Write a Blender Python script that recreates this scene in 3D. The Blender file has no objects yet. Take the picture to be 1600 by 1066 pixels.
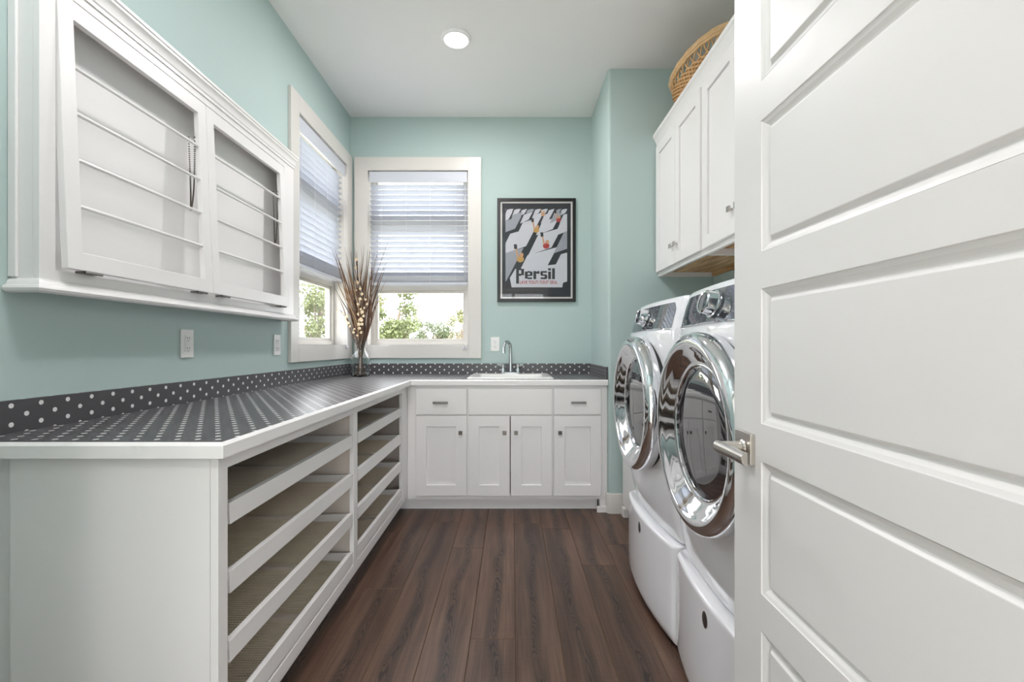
import bpy, bmesh, math, random
from mathutils import Vector, Matrix
import numpy as np

# ------------------------------------------------------------------ camera, sky, sun, exposure
scene = bpy.context.scene
C = scene.collection
EYE = 1.145
cam_d = bpy.data.cameras.new('camera'); cam_d.lens = 16.0; cam_d.sensor_width = 36.0
cam_d.shift_y = 8.0 / 1600.0; cam_d.clip_start = 0.02; cam_d.clip_end = 500
cam = bpy.data.objects.new('camera', cam_d); C.objects.link(cam)
cam.location = (0, 0, EYE); cam.rotation_euler = (math.pi / 2, 0, 0)
scene.camera = cam

world = bpy.data.worlds.new('sky'); scene.world = world; world.use_nodes = True
wn = world.node_tree.nodes; bg = wn['Background']
bg.inputs['Color'].default_value = (0.93, 0.96, 1.0, 1); bg.inputs['Strength'].default_value = 4.3

sun_d = bpy.data.lights.new('sun', 'SUN'); sun_d.energy = 8.0; sun_d.angle = math.radians(3); sun_d.color = (1.0, 0.95, 0.86)
sun = bpy.data.objects.new('sun', sun_d); C.objects.link(sun)
sun.rotation_euler = Vector((-0.45, 0.55, -0.75)).to_track_quat('-Z', 'Y').to_euler()

vs = scene.view_settings
vs.view_transform = 'Standard'; vs.look = 'None'; vs.gamma = 1.0; vs.use_curve_mapping = False
vs.exposure = 0.50
LAMP_W = 12.0
FILL_E = 21.0

R = random.Random(11)

# ------------------------------------------------------------------ materials
MATS = {}
def srgb(r, g, b):
    f = lambda c: (c / 255 / 12.92) if c / 255 <= 0.04045 else ((c / 255 + 0.055) / 1.055) ** 2.4
    return (f(r), f(g), f(b), 1)

def mat(name, col, rough=0.5, metal=0.0, bump=0.0, bscale=200.0, var=0.0, vscale=3.0, spec=0.5, emit=None, estr=0, coat=0.0, ior=None):
    if name in MATS: return MATS[name]
    m = bpy.data.materials.new(name); m.use_nodes = True
    nt = m.node_tree; p = nt.nodes['Principled BSDF']
    p.inputs['Base Color'].default_value = col
    p.inputs['Roughness'].default_value = rough; p.inputs['Metallic'].default_value = metal
    p.inputs['Specular IOR Level'].default_value = spec
    p.inputs['Coat Weight'].default_value = coat
    p.inputs['Coat Roughness'].default_value = 0.04
    if ior: p.inputs['IOR'].default_value = ior
    if emit: p.inputs['Emission Color'].default_value = emit; p.inputs['Emission Strength'].default_value = estr
    tc = nt.nodes.new('ShaderNodeTexCoord')
    if var > 0:
        n = nt.nodes.new('ShaderNodeTexNoise'); n.inputs['Scale'].default_value = vscale; n.inputs['Detail'].default_value = 3
        nt.links.new(tc.outputs['Object'], n.inputs['Vector'])
        mx = nt.nodes.new('ShaderNodeMix'); mx.data_type = 'RGBA'
        mx.inputs[6].default_value = tuple(c * (1 - var) for c in col[:3]) + (1,)
        mx.inputs[7].default_value = tuple(min(1, c * (1 + var)) for c in col[:3]) + (1,)
        nt.links.new(n.outputs['Fac'], mx.inputs[0]); nt.links.new(mx.outputs[2], p.inputs['Base Color'])
    if bump > 0:
        n = nt.nodes.new('ShaderNodeTexNoise'); n.inputs['Scale'].default_value = bscale; n.inputs['Detail'].default_value = 2
        nt.links.new(tc.outputs['Object'], n.inputs['Vector'])
        b = nt.nodes.new('ShaderNodeBump'); b.inputs['Strength'].default_value = bump; b.inputs['Distance'].default_value = 0.002
        nt.links.new(n.outputs['Fac'], b.inputs['Height']); nt.links.new(b.outputs['Normal'], p.inputs['Normal'])
    MATS[name] = m; return m

def math_node(nt, op, a=None, b=None):
    n = nt.nodes.new('ShaderNodeMath'); n.operation = op
    for i, v in enumerate((a, b)):
        if v is None: continue
        if isinstance(v, (int, float)): n.inputs[i].default_value = v
        else: nt.links.new(v, n.inputs[i])
    return n.outputs[0]

def dots_material():
    m = bpy.data.materials.new('polka_dot_laminate'); m.use_nodes = True
    nt = m.node_tree; p = nt.nodes['Principled BSDF']
    uv = nt.nodes.new('ShaderNodeUVMap'); uv.uv_map = 'UVMap'
    sep = nt.nodes.new('ShaderNodeSeparateXYZ'); nt.links.new(uv.outputs['UV'], sep.inputs[0])
    a, b, r = 0.0385, 0.02525, 0.0066
    def dist(off):
        ds = []
        for out, pitch in ((sep.outputs[0], a), (sep.outputs[1], b)):
            t = math_node(nt, 'ADD', out, off * pitch)
            k = math_node(nt, 'ROUND', math_node(nt, 'DIVIDE', t, 2 * pitch))
            d = math_node(nt, 'SUBTRACT', t, math_node(nt, 'MULTIPLY', k, 2 * pitch))
            ds.append(math_node(nt, 'MULTIPLY', d, d))
        return math_node(nt, 'SQRT', math_node(nt, 'ADD', ds[0], ds[1]))
    d = math_node(nt, 'MINIMUM', dist(0), dist(1))
    f = math_node(nt, 'LESS_THAN', d, r)
    mx = nt.nodes.new('ShaderNodeMix'); mx.data_type = 'RGBA'
    nt.links.new(f, mx.inputs[0])
    mx.inputs[6].default_value = srgb(82, 80, 83); mx.inputs[7].default_value = srgb(232, 230, 230)
    nt.links.new(mx.outputs[2], p.inputs['Base Color'])
    p.inputs['Roughness'].default_value = 0.32
    tc = nt.nodes.new('ShaderNodeTexCoord')
    n = nt.nodes.new('ShaderNodeTexNoise'); n.inputs['Scale'].default_value = 500
    nt.links.new(tc.outputs['Object'], n.inputs['Vector'])
    bp = nt.nodes.new('ShaderNodeBump'); bp.inputs['Strength'].default_value = 0.02; bp.inputs['Distance'].default_value = 0.001
    nt.links.new(n.outputs['Fac'], bp.inputs['Height']); nt.links.new(bp.outputs['Normal'], p.inputs['Normal'])
    return m

def floor_material():
    m = bpy.data.materials.new('dark_oak_plank'); m.use_nodes = True
    nt = m.node_tree; p = nt.nodes['Principled BSDF']; L = nt.links.new
    tc = nt.nodes.new('ShaderNodeTexCoord'); oi = nt.nodes.new('ShaderNodeObjectInfo')
    comb = nt.nodes.new('ShaderNodeCombineXYZ')
    L(math_node(nt, 'MULTIPLY', oi.outputs['Random'], 37.0), comb.inputs[0])
    L(math_node(nt, 'MULTIPLY', oi.outputs['Random'], 91.0), comb.inputs[1])
    L(math_node(nt, 'MULTIPLY', oi.outputs['Random'], 17.0), comb.inputs[2])
    add = nt.nodes.new('ShaderNodeVectorMath'); add.operation = 'ADD'
    L(tc.outputs['Object'], add.inputs[0]); L(comb.outputs[0], add.inputs[1])
    def noise(sx, sy, scale, detail=2, rough=0.5, dist=0.0):
        mp = nt.nodes.new('ShaderNodeMapping'); mp.inputs['Scale'].default_value = (sx, sy, 1)
        L(add.outputs[0], mp.inputs['Vector'])
        n = nt.nodes.new('ShaderNodeTexNoise'); n.inputs['Scale'].default_value = scale; n.inputs['Detail'].default_value = detail
        n.inputs['Roughness'].default_value = rough; n.inputs['Distortion'].default_value = dist
        L(mp.outputs[0], n.inputs['Vector']); return n.outputs['Fac']
    def ramp(fac, stops):
        r = nt.nodes.new('ShaderNodeValToRGB'); e = r.color_ramp.elements
        while len(e) < len(stops): e.new(0.5)
        for k, (pos, c) in enumerate(stops): e[k].position = pos; e[k].color = c if len(c) == 4 else c + (1,)
        L(fac, r.inputs[0]); return r.outputs[0]
    def mix(fac, a, b, mode='MIX'):
        x = nt.nodes.new('ShaderNodeMix'); x.data_type = 'RGBA'; x.blend_type = mode
        for s, v in ((0, fac), (6, a), (7, b)):
            if isinstance(v, (int, float)): x.inputs[s].default_value = v
            elif isinstance(v, tuple): x.inputs[s].default_value = v
            else: L(v, x.inputs[s])
        return x.outputs[2]
    so = nt.nodes.new('ShaderNodeSeparateXYZ'); L(tc.outputs['Object'], so.inputs[0])
    sa = nt.nodes.new('ShaderNodeSeparateXYZ'); L(add.outputs[0], sa.inputs[0])
    def M(op, a, b=None): return math_node(nt, op, a, b)
    wig = noise(0.0, 1.0, 1.6, 2, 0.5)                    # the heart of the board wanders along its length
    xc = M('ADD', so.outputs[0], M('MULTIPLY', M('SUBTRACT', wig, 0.5), 0.16))
    d = M('ABSOLUTE', xc)
    warp = noise(1.0, 0.22, 16.0, 2, 0.5, 0.6)
    v = M('ADD', M('MULTIPLY', sa.outputs[1], 9.0), M('ADD', M('MULTIPLY', M('MULTIPLY', d, d), 5200.0), M('MULTIPLY', warp, 9.0)))
    rings = M('SINE', M('MULTIPLY', v, 6.283))
    rr = ramp(rings, [(0.05, (0, 0, 0)), (0.8, (1, 1, 1))])
    patchy = noise(1.0, 0.35, 5.0, 2, 0.5, 0.2)
    near = M('SUBTRACT', 1.0, M('MULTIPLY', d, 26.0))
    hm = ramp(M('MULTIPLY', M('MAXIMUM', near, 0.0), M('MULTIPLY', patchy, 1.7)), [(0.12, (0, 0, 0)), (0.62, (1, 1, 1))])
    streak = noise(1.0, 0.025, 130.0, 3, 0.6)
    tone = noise(1.0, 0.09, 12.0, 3, 0.55)
    base = mix(ramp(tone, [(0.3, (0, 0, 0)), (0.7, (1, 1, 1))]), srgb(74, 53, 43), srgb(112, 86, 70))
    base = mix(math_node(nt, 'MULTIPLY', hm, 0.50), base, srgb(62, 46, 41))
    base = mix(math_node(nt, 'MULTIPLY', math_node(nt, 'MULTIPLY', hm, rr), 0.80), base, srgb(28, 20, 19))
    base = mix(0.55, base, ramp(streak, [(0.35, (0.52, 0.52, 0.52)), (0.65, (1.30, 1.30, 1.30))]), 'MULTIPLY')
    saw = noise(0.12, 1.0, 190.0, 2, 0.5)
    base = mix(0.25, base, ramp(saw, [(0.35, (0.75, 0.75, 0.75)), (0.7, (1.2, 1.2, 1.2))]), 'MULTIPLY')
    pv = math_node(nt, 'ADD', math_node(nt, 'MULTIPLY', oi.outputs['Random'], 0.24), 0.90)
    hsv = nt.nodes.new('ShaderNodeHueSaturation'); L(base, hsv.inputs['Color']); L(pv, hsv.inputs['Value'])
    L(hsv.outputs[0], p.inputs['Base Color'])
    L(math_node(nt, 'ADD', math_node(nt, 'MULTIPLY', streak, 0.18), 0.28), p.inputs['Roughness'])
    bp = nt.nodes.new('ShaderNodeBump'); bp.inputs['Strength'].default_value = 0.25; bp.inputs['Distance'].default_value = 0.0015
    L(math_node(nt, 'ADD', streak, saw), bp.inputs['Height']); L(bp.outputs['Normal'], p.inputs['Normal'])
    return m

def pane_material(name, tint=(1, 1, 1, 1)):
    m = bpy.data.materials.new(name); m.use_nodes = True; nt = m.node_tree
    nt.nodes.remove(nt.nodes['Principled BSDF']); out = nt.nodes['Material Output']
    t = nt.nodes.new('ShaderNodeBsdfTransparent'); t.inputs[0].default_value = tint
    g = nt.nodes.new('ShaderNodeBsdfGlossy'); g.inputs['Roughness'].default_value = 0.02
    fr = nt.nodes.new('ShaderNodeLayerWeight'); fr.inputs[0].default_value = 0.5      # 1-cos: Schlick reflectance, same from both faces
    f5 = math_node(nt, 'ADD', math_node(nt, 'MULTIPLY', math_node(nt, 'POWER', fr.outputs['Facing'], 5.0), 0.9), 0.03)
    mx = nt.nodes.new('ShaderNodeMixShader')
    nt.links.new(f5, mx.inputs[0]); nt.links.new(t.outputs[0], mx.inputs[1]); nt.links.new(g.outputs[0], mx.inputs[2])
    nt.links.new(mx.outputs[0], out.inputs[0]); return m

def translucent_material(name, col, frac):
    m = bpy.data.materials.new(name); m.use_nodes = True; nt = m.node_tree
    p = nt.nodes['Principled BSDF']; out = nt.nodes['Material Output']
    p.inputs['Base Color'].default_value = col; p.inputs['Roughness'].default_value = 0.4
    t = nt.nodes.new('ShaderNodeBsdfTranslucent'); t.inputs[0].default_value = col
    mx = nt.nodes.new('ShaderNodeMixShader'); mx.inputs[0].default_value = frac
    nt.links.new(p.outputs[0], mx.inputs[1]); nt.links.new(t.outputs[0], mx.inputs[2]); nt.links.new(mx.outputs[0], out.inputs[0])
    return m

def plywood_material():
    m = bpy.data.materials.new('bare_plywood'); m.use_nodes = True; nt = m.node_tree; p = nt.nodes['Principled BSDF']
    tc = nt.nodes.new('ShaderNodeTexCoord'); mp = nt.nodes.new('ShaderNodeMapping'); mp.inputs['Scale'].default_value = (9, 1.2, 9)
    nt.links.new(tc.outputs['Object'], mp.inputs[0])
    n = nt.nodes.new('ShaderNodeTexNoise'); n.inputs['Scale'].default_value = 3; n.inputs['Detail'].default_value = 4; n.inputs['Distortion'].default_value = 0.6
    nt.links.new(mp.outputs[0], n.inputs['Vector'])
    r = nt.nodes.new('ShaderNodeValToRGB'); e = r.color_ramp.elements
    e[0].position = 0.3; e[0].color = srgb(160, 112, 66); e[1].position = 0.65; e[1].color = srgb(222, 186, 138)
    nt.links.new(n.outputs['Fac'], r.inputs[0]); nt.links.new(r.outputs[0], p.inputs['Base Color']); p.inputs['Roughness'].default_value = 0.55
    return m

TEAL = mat('teal_wall_paint', srgb(184, 203, 200), 0.7, bump=0.15, bscale=120)
CEIL = mat('white_ceiling_paint', srgb(248, 247, 247), 0.8, bump=0.1, bscale=150)
WHITE = mat('white_cabinet_paint', srgb(243, 241, 240), 0.32, bump=0.03, bscale=60)
DOORW = mat('white_door_paint', srgb(228, 227, 226), 0.38, bump=0.03, bscale=90)
TRIM = mat('warm_white_trim_paint', srgb(218, 215, 210), 0.35, bump=0.02, bscale=80)
TAUPE = mat('taupe_cabinet_lining', srgb(226, 216, 206), 0.6, var=0.04)
MESHM = mat('beige_tray_mesh', srgb(244, 232, 214), 0.7, var=0.06, vscale=30)
MESHD = mat('brown_tray_backing', srgb(214, 199, 178), 0.8, var=0.05, vscale=30)
APPL = mat('white_appliance_enamel', srgb(248, 248, 252), 0.10, spec=0.6, coat=0.4)
CHROME = mat('chrome', (0.80, 0.81, 0.83, 1), 0.06, 1.0)
FAUCETM = mat('brushed_chrome_faucet', (0.52, 0.54, 0.55, 1), 0.18, 1.0)
NICKEL = mat('satin_nickel', (0.55, 0.52, 0.48, 1), 0.28, 1.0, bump=0.02, bscale=300)
DARKM = mat('dark_bronze_knob', (0.16, 0.145, 0.135, 1), 0.25, 0.9)
BLACKR = mat('black_rubber', (0.012, 0.012, 0.013, 1), 0.5)
BLACKP = mat('black_frame_lacquer', (0.010, 0.010, 0.011, 1), 0.3)
PANELG = mat('dark_gloss_control_panel', (0.045, 0.055, 0.070, 1), 0.05, spec=1.0, ior=1.9)
DOORG = mat('smoked_washer_glass', (0.022, 0.022, 0.028, 1), 0.02, spec=1.0, ior=2.3)
SINKM = mat('white_sink_enamel', srgb(240, 239, 236), 0.15)
PLAST = mat('white_outlet_plastic', srgb(238, 237, 235), 0.35)
SLOT = mat('dark_outlet_slot', (0.05, 0.05, 0.05, 1), 0.6)
STEELD = mat('dark_hinge_steel', (0.22, 0.21, 0.20, 1), 0.35, 1.0)
CHAINM = mat('bronze_chain', (0.13, 0.11, 0.09, 1), 0.35, 0.8)
MATB = mat('black_poster_mat', srgb(36, 39, 45), 0.8, var=0.05)
LINER = mat('white_poster_liner', srgb(214, 208, 206), 0.6)
SHEET = mat('pale_grey_print', srgb(198, 199, 206), 0.6, var=0.07, vscale=12)
SHEET2 = mat('mid_grey_print', srgb(150, 153, 162), 0.6, var=0.07, vscale=12)
SKINP = mat('warm_tan_print', srgb(196, 150, 112), 0.6)
REDP = mat('red_print', srgb(168, 42, 46), 0.6)
YELP = mat('ochre_print', srgb(190, 148, 78), 0.6)
INK = mat('black_print', srgb(24, 25, 28), 0.6)
WICK = mat('honey_wicker', srgb(206, 164, 114), 0.55, var=0.35, vscale=40)
WICKR = mat('pale_wicker_rim', srgb(222, 184, 136), 0.5, var=0.2, vscale=40)
GRASSD = mat('dried_brown_grass', srgb(112, 84, 66), 0.7, var=0.3, vscale=8)
GRASSK = mat('dark_dried_grass', srgb(70, 52, 44), 0.7, var=0.3, vscale=8)
GRASSL = mat('pale_dried_grass', srgb(156, 126, 96), 0.7, var=0.25, vscale=8)
BLOOM = mat('cream_dried_blossom', srgb(226, 205, 172), 0.7, var=0.12, vscale=40)
PEBB = mat('brown_pebbles', srgb(110, 84, 70), 0.4, var=0.5, vscale=60)
BARK = mat('tree_bark', srgb(104, 92, 80), 0.9, bump=0.5, bscale=40)
LAWN = mat('pale_bounce_lawn', srgb(178, 176, 158), 0.95, var=0.25, vscale=2)  # unseen ground made pale so it throws light up to the ceiling
ROOFM = mat('rosy_roof_shingles', srgb(168, 138, 132), 0.9, var=0.12, vscale=4)
SIDING = mat('grey_house_siding', srgb(190, 192, 198), 0.8)
EXTW = mat('exterior_siding', srgb(214, 210, 200), 0.8)
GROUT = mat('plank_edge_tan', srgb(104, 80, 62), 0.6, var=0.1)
SUBF = mat('subfloor', srgb(60, 46, 38), 0.8, var=0.1)
CORD = mat('white_blind_cord', srgb(228, 228, 232), 0.6)
ACORN = mat('clear_plastic_tassel', srgb(214, 214, 224), 0.25)
LENS = mat('lamp_lens', (1, 0.98, 0.95, 1), 0.5, emit=(1.0, 0.965, 0.91, 1), estr=14.0)
FILL_OPAL = mat('fill_opal_shade', (0.9, 0.9, 0.9, 1), 0.4, emit=(1.0, 0.955, 0.965, 1), estr=FILL_E)
DOTS = dots_material(); PLANK = floor_material(); PANE = pane_material('window_pane_glass')
SLATM = translucent_material('white_blind_slat', srgb(214, 218, 228), 0.08)
PLY = plywood_material()
LEAFS = [translucent_material('tree_leaf_a', srgb(112, 122, 84), 0.35), translucent_material('tree_leaf_b', srgb(96, 106, 78), 0.35), translucent_material('tree_leaf_c', srgb(126, 128, 90), 0.35)]
GLASS = bpy.data.materials.new('clear_bottle_glass'); GLASS.use_nodes = True
_p = GLASS.node_tree.nodes['Principled BSDF']; _p.inputs['Transmission Weight'].default_value = 1.0; _p.inputs['Roughness'].default_value = 0.0
_p.inputs['Base Color'].default_value = (0.93, 0.96, 0.96, 1); _p.inputs['IOR'].default_value = 1.45

# ------------------------------------------------------------------ mesh helpers
WLOC = {}
class MB:
    """collects faces in world coordinates (through an optional transform) and links them as one mesh object"""
    def __init__(s, T=None): s.v = []; s.f = []; s.m = []; s.T = T; s.mi = 0
    def add(s, verts, faces):
        o = len(s.v)
        for p in verts: s.v.append(tuple(s.T(*p)) if s.T else tuple(p))
        for f in faces: s.f.append([o + i for i in f]); s.m.append(s.mi)
        return s
    def box(s, x0, x1, y0, y1, z0, z1):
        return s.add([(x0,y0,z0),(x1,y0,z0),(x1,y1,z0),(x0,y1,z0),(x0,y0,z1),(x1,y0,z1),(x1,y1,z1),(x0,y1,z1)],
                     [(0,3,2,1),(4,5,6,7),(0,1,5,4),(1,2,6,5),(2,3,7,6),(3,0,4,7)])
    def slab(s, us, vs_, mask, w0, w1, plane='XY'):
        """cells us x vs_ kept where mask(uc, vc); extruded w0..w1; only outer faces"""
        nu, nv = len(us) - 1, len(vs_) - 1
        keep = [[mask((us[i]+us[i+1])/2, (vs_[j]+vs_[j+1])/2) for j in range(nv)] for i in range(nu)]
        P = {'XY': lambda u, v, w: (u, v, w), 'XZ': lambda u, v, w: (u, w, v), 'YZ': lambda u, v, w: (w, u, v)}[plane]
        k = lambda i, j: 0 <= i < nu and 0 <= j < nv and keep[i][j]
        idx = {}; V = []; F = []
        def vid(i, j, t):
            if (i, j, t) not in idx: idx[(i, j, t)] = len(V); V.append(P(us[i], vs_[j], (w0, w1)[t]))
            return idx[(i, j, t)]
        for i in range(nu):
            for j in range(nv):
                if not keep[i][j]: continue
                F.append([vid(i,j,1), vid(i+1,j,1), vid(i+1,j+1,1), vid(i,j+1,1)])
                F.append([vid(i,j,0), vid(i,j+1,0), vid(i+1,j+1,0), vid(i+1,j,0)])
                if not k(i-1,j): F.append([vid(i,j,0), vid(i,j,1), vid(i,j+1,1), vid(i,j+1,0)])
                if not k(i+1,j): F.append([vid(i+1,j,0), vid(i+1,j+1,0), vid(i+1,j+1,1), vid(i+1,j,1)])
                if not k(i,j-1): F.append([vid(i,j,0), vid(i+1,j,0), vid(i+1,j,1), vid(i,j,1)])
                if not k(i,j+1): F.append([vid(i,j+1,0), vid(i,j+1,1), vid(i+1,j+1,1), vid(i+1,j+1,0)])
        return s.add(V, F)
    def prism(s, poly, z0, z1, P=lambda u, v, w: (u, v, w)):
        n = len(poly)
        return s.add([P(u, v, z0) for u, v in poly] + [P(u, v, z1) for u, v in poly],
                     [list(range(n))[::-1], list(range(n, 2*n))] + [(i, (i+1) % n, n+(i+1) % n, n+i) for i in range(n)])
    def sweep(s, path, prof, closed=False):
        """profile (out, z) swept along plan polyline, out = right-hand side of travel, mitred corners"""
        n = len(path); rings = []
        for i in range(n):
            p = Vector(path[i]).to_2d()
            d0 = (p - Vector(path[i-1]).to_2d()).normalized() if (i > 0 or closed) else None
            d1 = (Vector(path[(i+1) % n]).to_2d() - p).normalized() if (i < n-1 or closed) else None
            if d0 is None: d0 = d1
            if d1 is None: d1 = d0
            n0 = Vector((d0.y, -d0.x)); n1 = Vector((d1.y, -d1.x)); mt = (n0 + n1)
            mt = mt / max(1e-6, mt.dot(n0))
            rings.append([(p.x + mt.x*o, p.y + mt.y*o, z) for o, z in prof])
        return s.loft(rings, closed_ring=True, closed_path=closed, caps=not closed)
    def loft(s, rings, closed_ring=True, closed_path=False, caps=False):
        k = len(rings[0]); n = len(rings); V = [p for r in rings for p in r]; F = []
        for i in range(n if closed_path else n-1):
            a, b = i*k, ((i+1) % n)*k
            for j in range(k if closed_ring else k-1):
                j2 = (j+1) % k; F.append((a+j, a+j2, b+j2, b+j))
        if caps: F.append(list(range(k))[::-1]); F.append([(n-1)*k + j for j in range(k)])
        return s.add(V, F)
    def tube(s, pts, r, n=8, caps=True, flat=1.0):
        pts = [Vector(p) for p in pts]; rs = r if isinstance(r, (list, tuple)) else [r]*len(pts)
        rings = []; up = None
        for i, p in enumerate(pts):
            t = (pts[min(i+1, len(pts)-1)] - pts[max(i-1, 0)]).normalized()
            if up is None: up = Vector((0,0,1)) if abs(t.z) < 0.9 else Vector((1,0,0))
            a = t.cross(up); a = a.normalized() if a.length > 1e-6 else t.orthogonal().normalized()
            b = a.cross(t).normalized(); up = b
            rings.append([tuple(p + (a*math.cos(q)*flat + b*math.sin(q))*rs[i]) for q in [2*math.pi*j/n for j in range(n)]])
        return s.loft(rings, caps=caps)
    def lathe(s, prof, centre, axis=(0,0,1), n=32, caps=True):
        ax = Vector(axis).normalized(); a = ax.orthogonal().normalized(); b = ax.cross(a); c = Vector(centre)
        rings = [[tuple(c + ax*h + (a*math.cos(q) + b*math.sin(q))*r) for q in [2*math.pi*j/n for j in range(n)]] for r, h in prof]
        return s.loft(rings, caps=caps)
    def build(s, name, material, parent=None, bevel=0.0, smooth=False, segs=2, recalc=True, angle=35, origin=None, uv=None):
        mats = material if isinstance(material, (list, tuple)) else [material]
        lo = [min(v[i] for v in s.v) for i in range(3)]; hi = [max(v[i] for v in s.v) for i in range(3)]
        o = Vector(origin) if origin else Vector(((lo[0]+hi[0])/2, (lo[1]+hi[1])/2, lo[2]))
        me = bpy.data.meshes.new(name)
        me.from_pydata([tuple(Vector(v) - o) for v in s.v], [], s.f)
        for m in mats: me.materials.append(m)
        me.polygons.foreach_set('material_index', s.m)
        if recalc:
            bm = bmesh.new(); bm.from_mesh(me); bmesh.ops.recalc_face_normals(bm, faces=bm.faces); bm.to_mesh(me); bm.free()
        if uv:
            lay = me.uv_layers.new(name='UVMap')
            for pl in me.polygons:
                cw = pl.center + o
                for li in pl.loop_indices:
                    lay.data[li].uv = uv(me.vertices[me.loops[li].vertex_index].co + o, cw, pl.normal)
        if smooth:
            me.polygons.foreach_set('use_smooth', [True]*len(me.polygons))
            me.set_sharp_from_angle(angle=math.radians(angle))
        me.update()
        return link(name, me, o, parent, bevel, segs)

def link(name, me, loc, parent=None, bevel=0.0, segs=2):
    ob = bpy.data.objects.new(name, me); C.objects.link(ob); loc = Vector(loc); WLOC[ob.name] = loc
    if parent: ob.parent = parent; ob.location = loc - WLOC[parent.name]
    else: ob.location = loc
    if bevel > 0:
        b = ob.modifiers.new('bevel', 'BEVEL'); b.width = bevel; b.segments = segs; b.limit_method = 'ANGLE'; b.angle_limit = math.radians(40)
        b.harden_normals = False
    return ob

def tag(o, label, cat, group=None, kind=None):
    o['label'] = label; o['category'] = cat
    if group: o['group'] = group
    if kind: o['kind'] = kind
    return o
def thing(name, loc, label, cat, group=None, kind=None):
    o = bpy.data.objects.new(name, None); C.objects.link(o); o.location = loc; o.empty_display_size = 0.1
    WLOC[o.name] = Vector(loc); return tag(o, label, cat, group, kind)
def B(name, material, parent, *boxes, bevel=0.0, T=None, **k):
    m = MB(T)
    for b in boxes: m.box(*b)
    return m.build(name, material, parent, bevel, **k)

# ------------------------------------------------------------------ room numbers (metres; the eye is at x=0, y=0)
XL, XR, YB, ZC = -1.340, 1.380, 3.780, 3.048      # left wall, right wall, back wall, ceiling
XA, YA = 0.660, 3.120                              # corner of the wall that juts out beside the sink run
YF = 0.200                                         # inner face of the doorway wall
HX0, HX1, HY0 = -1.34, 1.38, -2.4                  # hall behind the doorway
WT = 0.16
W1 = (-1.303, -0.255); W2 = (2.720, 3.762); WZ = (1.046, 2.709); CW = 0.104   # window casings
HW = (-0.80, 0.80, 0.06, 2.35)                        # unseen glazed opening added at the hall end for frontal fill
DO = (-0.680, 0.512, 2.085)                        # doorway opening, widened beyond the door leaf to admit more hall fill

# ------------------------------------------------------------------ walls, ceiling
def hole(u0, u1, z0, z1): return lambda u, z: not (u0 < u < u1 and z0 < z < z1)
m = MB(); m.slab([XL-WT, W1[0]+CW, W1[1]-CW, XA, XR+WT], [-0.4, WZ[0]+CW, WZ[1]-CW, ZC], hole(W1[0]+CW, W1[1]-CW, WZ[0]+CW, WZ[1]-CW), YB, YB+WT, 'XZ')
tag(m.build('wall_back', TEAL), 'teal painted wall behind the sink, with the framed poster', 'wall', kind='structure')
m = MB(); m.slab([YF-0.115, W2[0]+CW, W2[1]-CW, YB], [-0.4, WZ[0]+CW, WZ[1]-CW, ZC], hole(W2[0]+CW, W2[1]-CW, WZ[0]+CW, WZ[1]-CW), XL-WT, XL, 'YZ')
tag(m.build('wall_left', TEAL), 'teal painted long wall carrying the white drying rack cabinet', 'wall', kind='structure')
r_ = 0.022
arc = [(XA + r_ - r_*math.cos(a), YA + r_ - r_*math.sin(a)) for a in [math.pi/2*i/6 for i in range(7)]]
m = MB(); m.prism([(XR, YB), (XA, YB)] + arc + [(XR, YA)], -0.4, ZC)
tag(m.build('wall_corner', TEAL, smooth=True), 'teal wall jutting out beside the sink counter with a rounded corner', 'wall', kind='structure')
tag(B('wall_right', TEAL, None, (XR, XR+WT, YF-0.115, YB, -0.4, ZC)), 'teal painted wall behind the washer and dryer', 'wall', kind='structure')
m = MB(); m.slab([XL, DO[0], DO[1], XR], [0, DO[2], ZC], hole(DO[0], DO[1], -1, DO[2]), YF-0.115, YF, 'XZ')
tag(m.build('wall_front', TEAL), 'teal wall with the doorway that the white door hangs in', 'wall', kind='structure')
m = MB(); m.slab([XL, HW[0], HW[1], XR], [-0.4, HW[2], HW[3], ZC], hole(*HW), HY0-WT, HY0, 'XZ')
tag(m.build('wall_hall', CEIL), 'plain white wall at the end of the hall outside the doorway', 'wall', kind='structure')
tag(B('wall_hall_left', CEIL, None, (XL-WT, XL, HY0-WT, YF-0.115, -0.4, ZC)), 'white side wall of the hall, on the tray cabinet side', 'wall', kind='structure')
tag(B('wall_hall_right', CEIL, None, (XR, XR+WT, HY0-WT, YF-0.115, -0.4, ZC)), 'white side wall of the hall, on the laundry machine side', 'wall', kind='structure')
tag(B('ceiling', CEIL, None, (XL-WT, XR+WT, HY0-WT, YB+WT, ZC, ZC+0.12)), 'flat white ceiling with recessed lights', 'ceiling', kind='structure')

# baseboard on the jutting wall, wrapping the rounded corner
prof = [(0, 0), (0.015, 0), (0.015, 0.118), (0.010, 0.132), (0, 0.136)]
path = [(0.93, YA)] + [(x, y) for x, y in arc[::-1]] + [(XA, YA+0.028)]
m = MB(); m.sweep(path[::-1], prof)
tag(m.build('baseboard_corner', TRIM, smooth=True), 'white baseboard wrapping the rounded teal wall corner beside the sink cabinet', 'baseboard', kind='structure')

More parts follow.
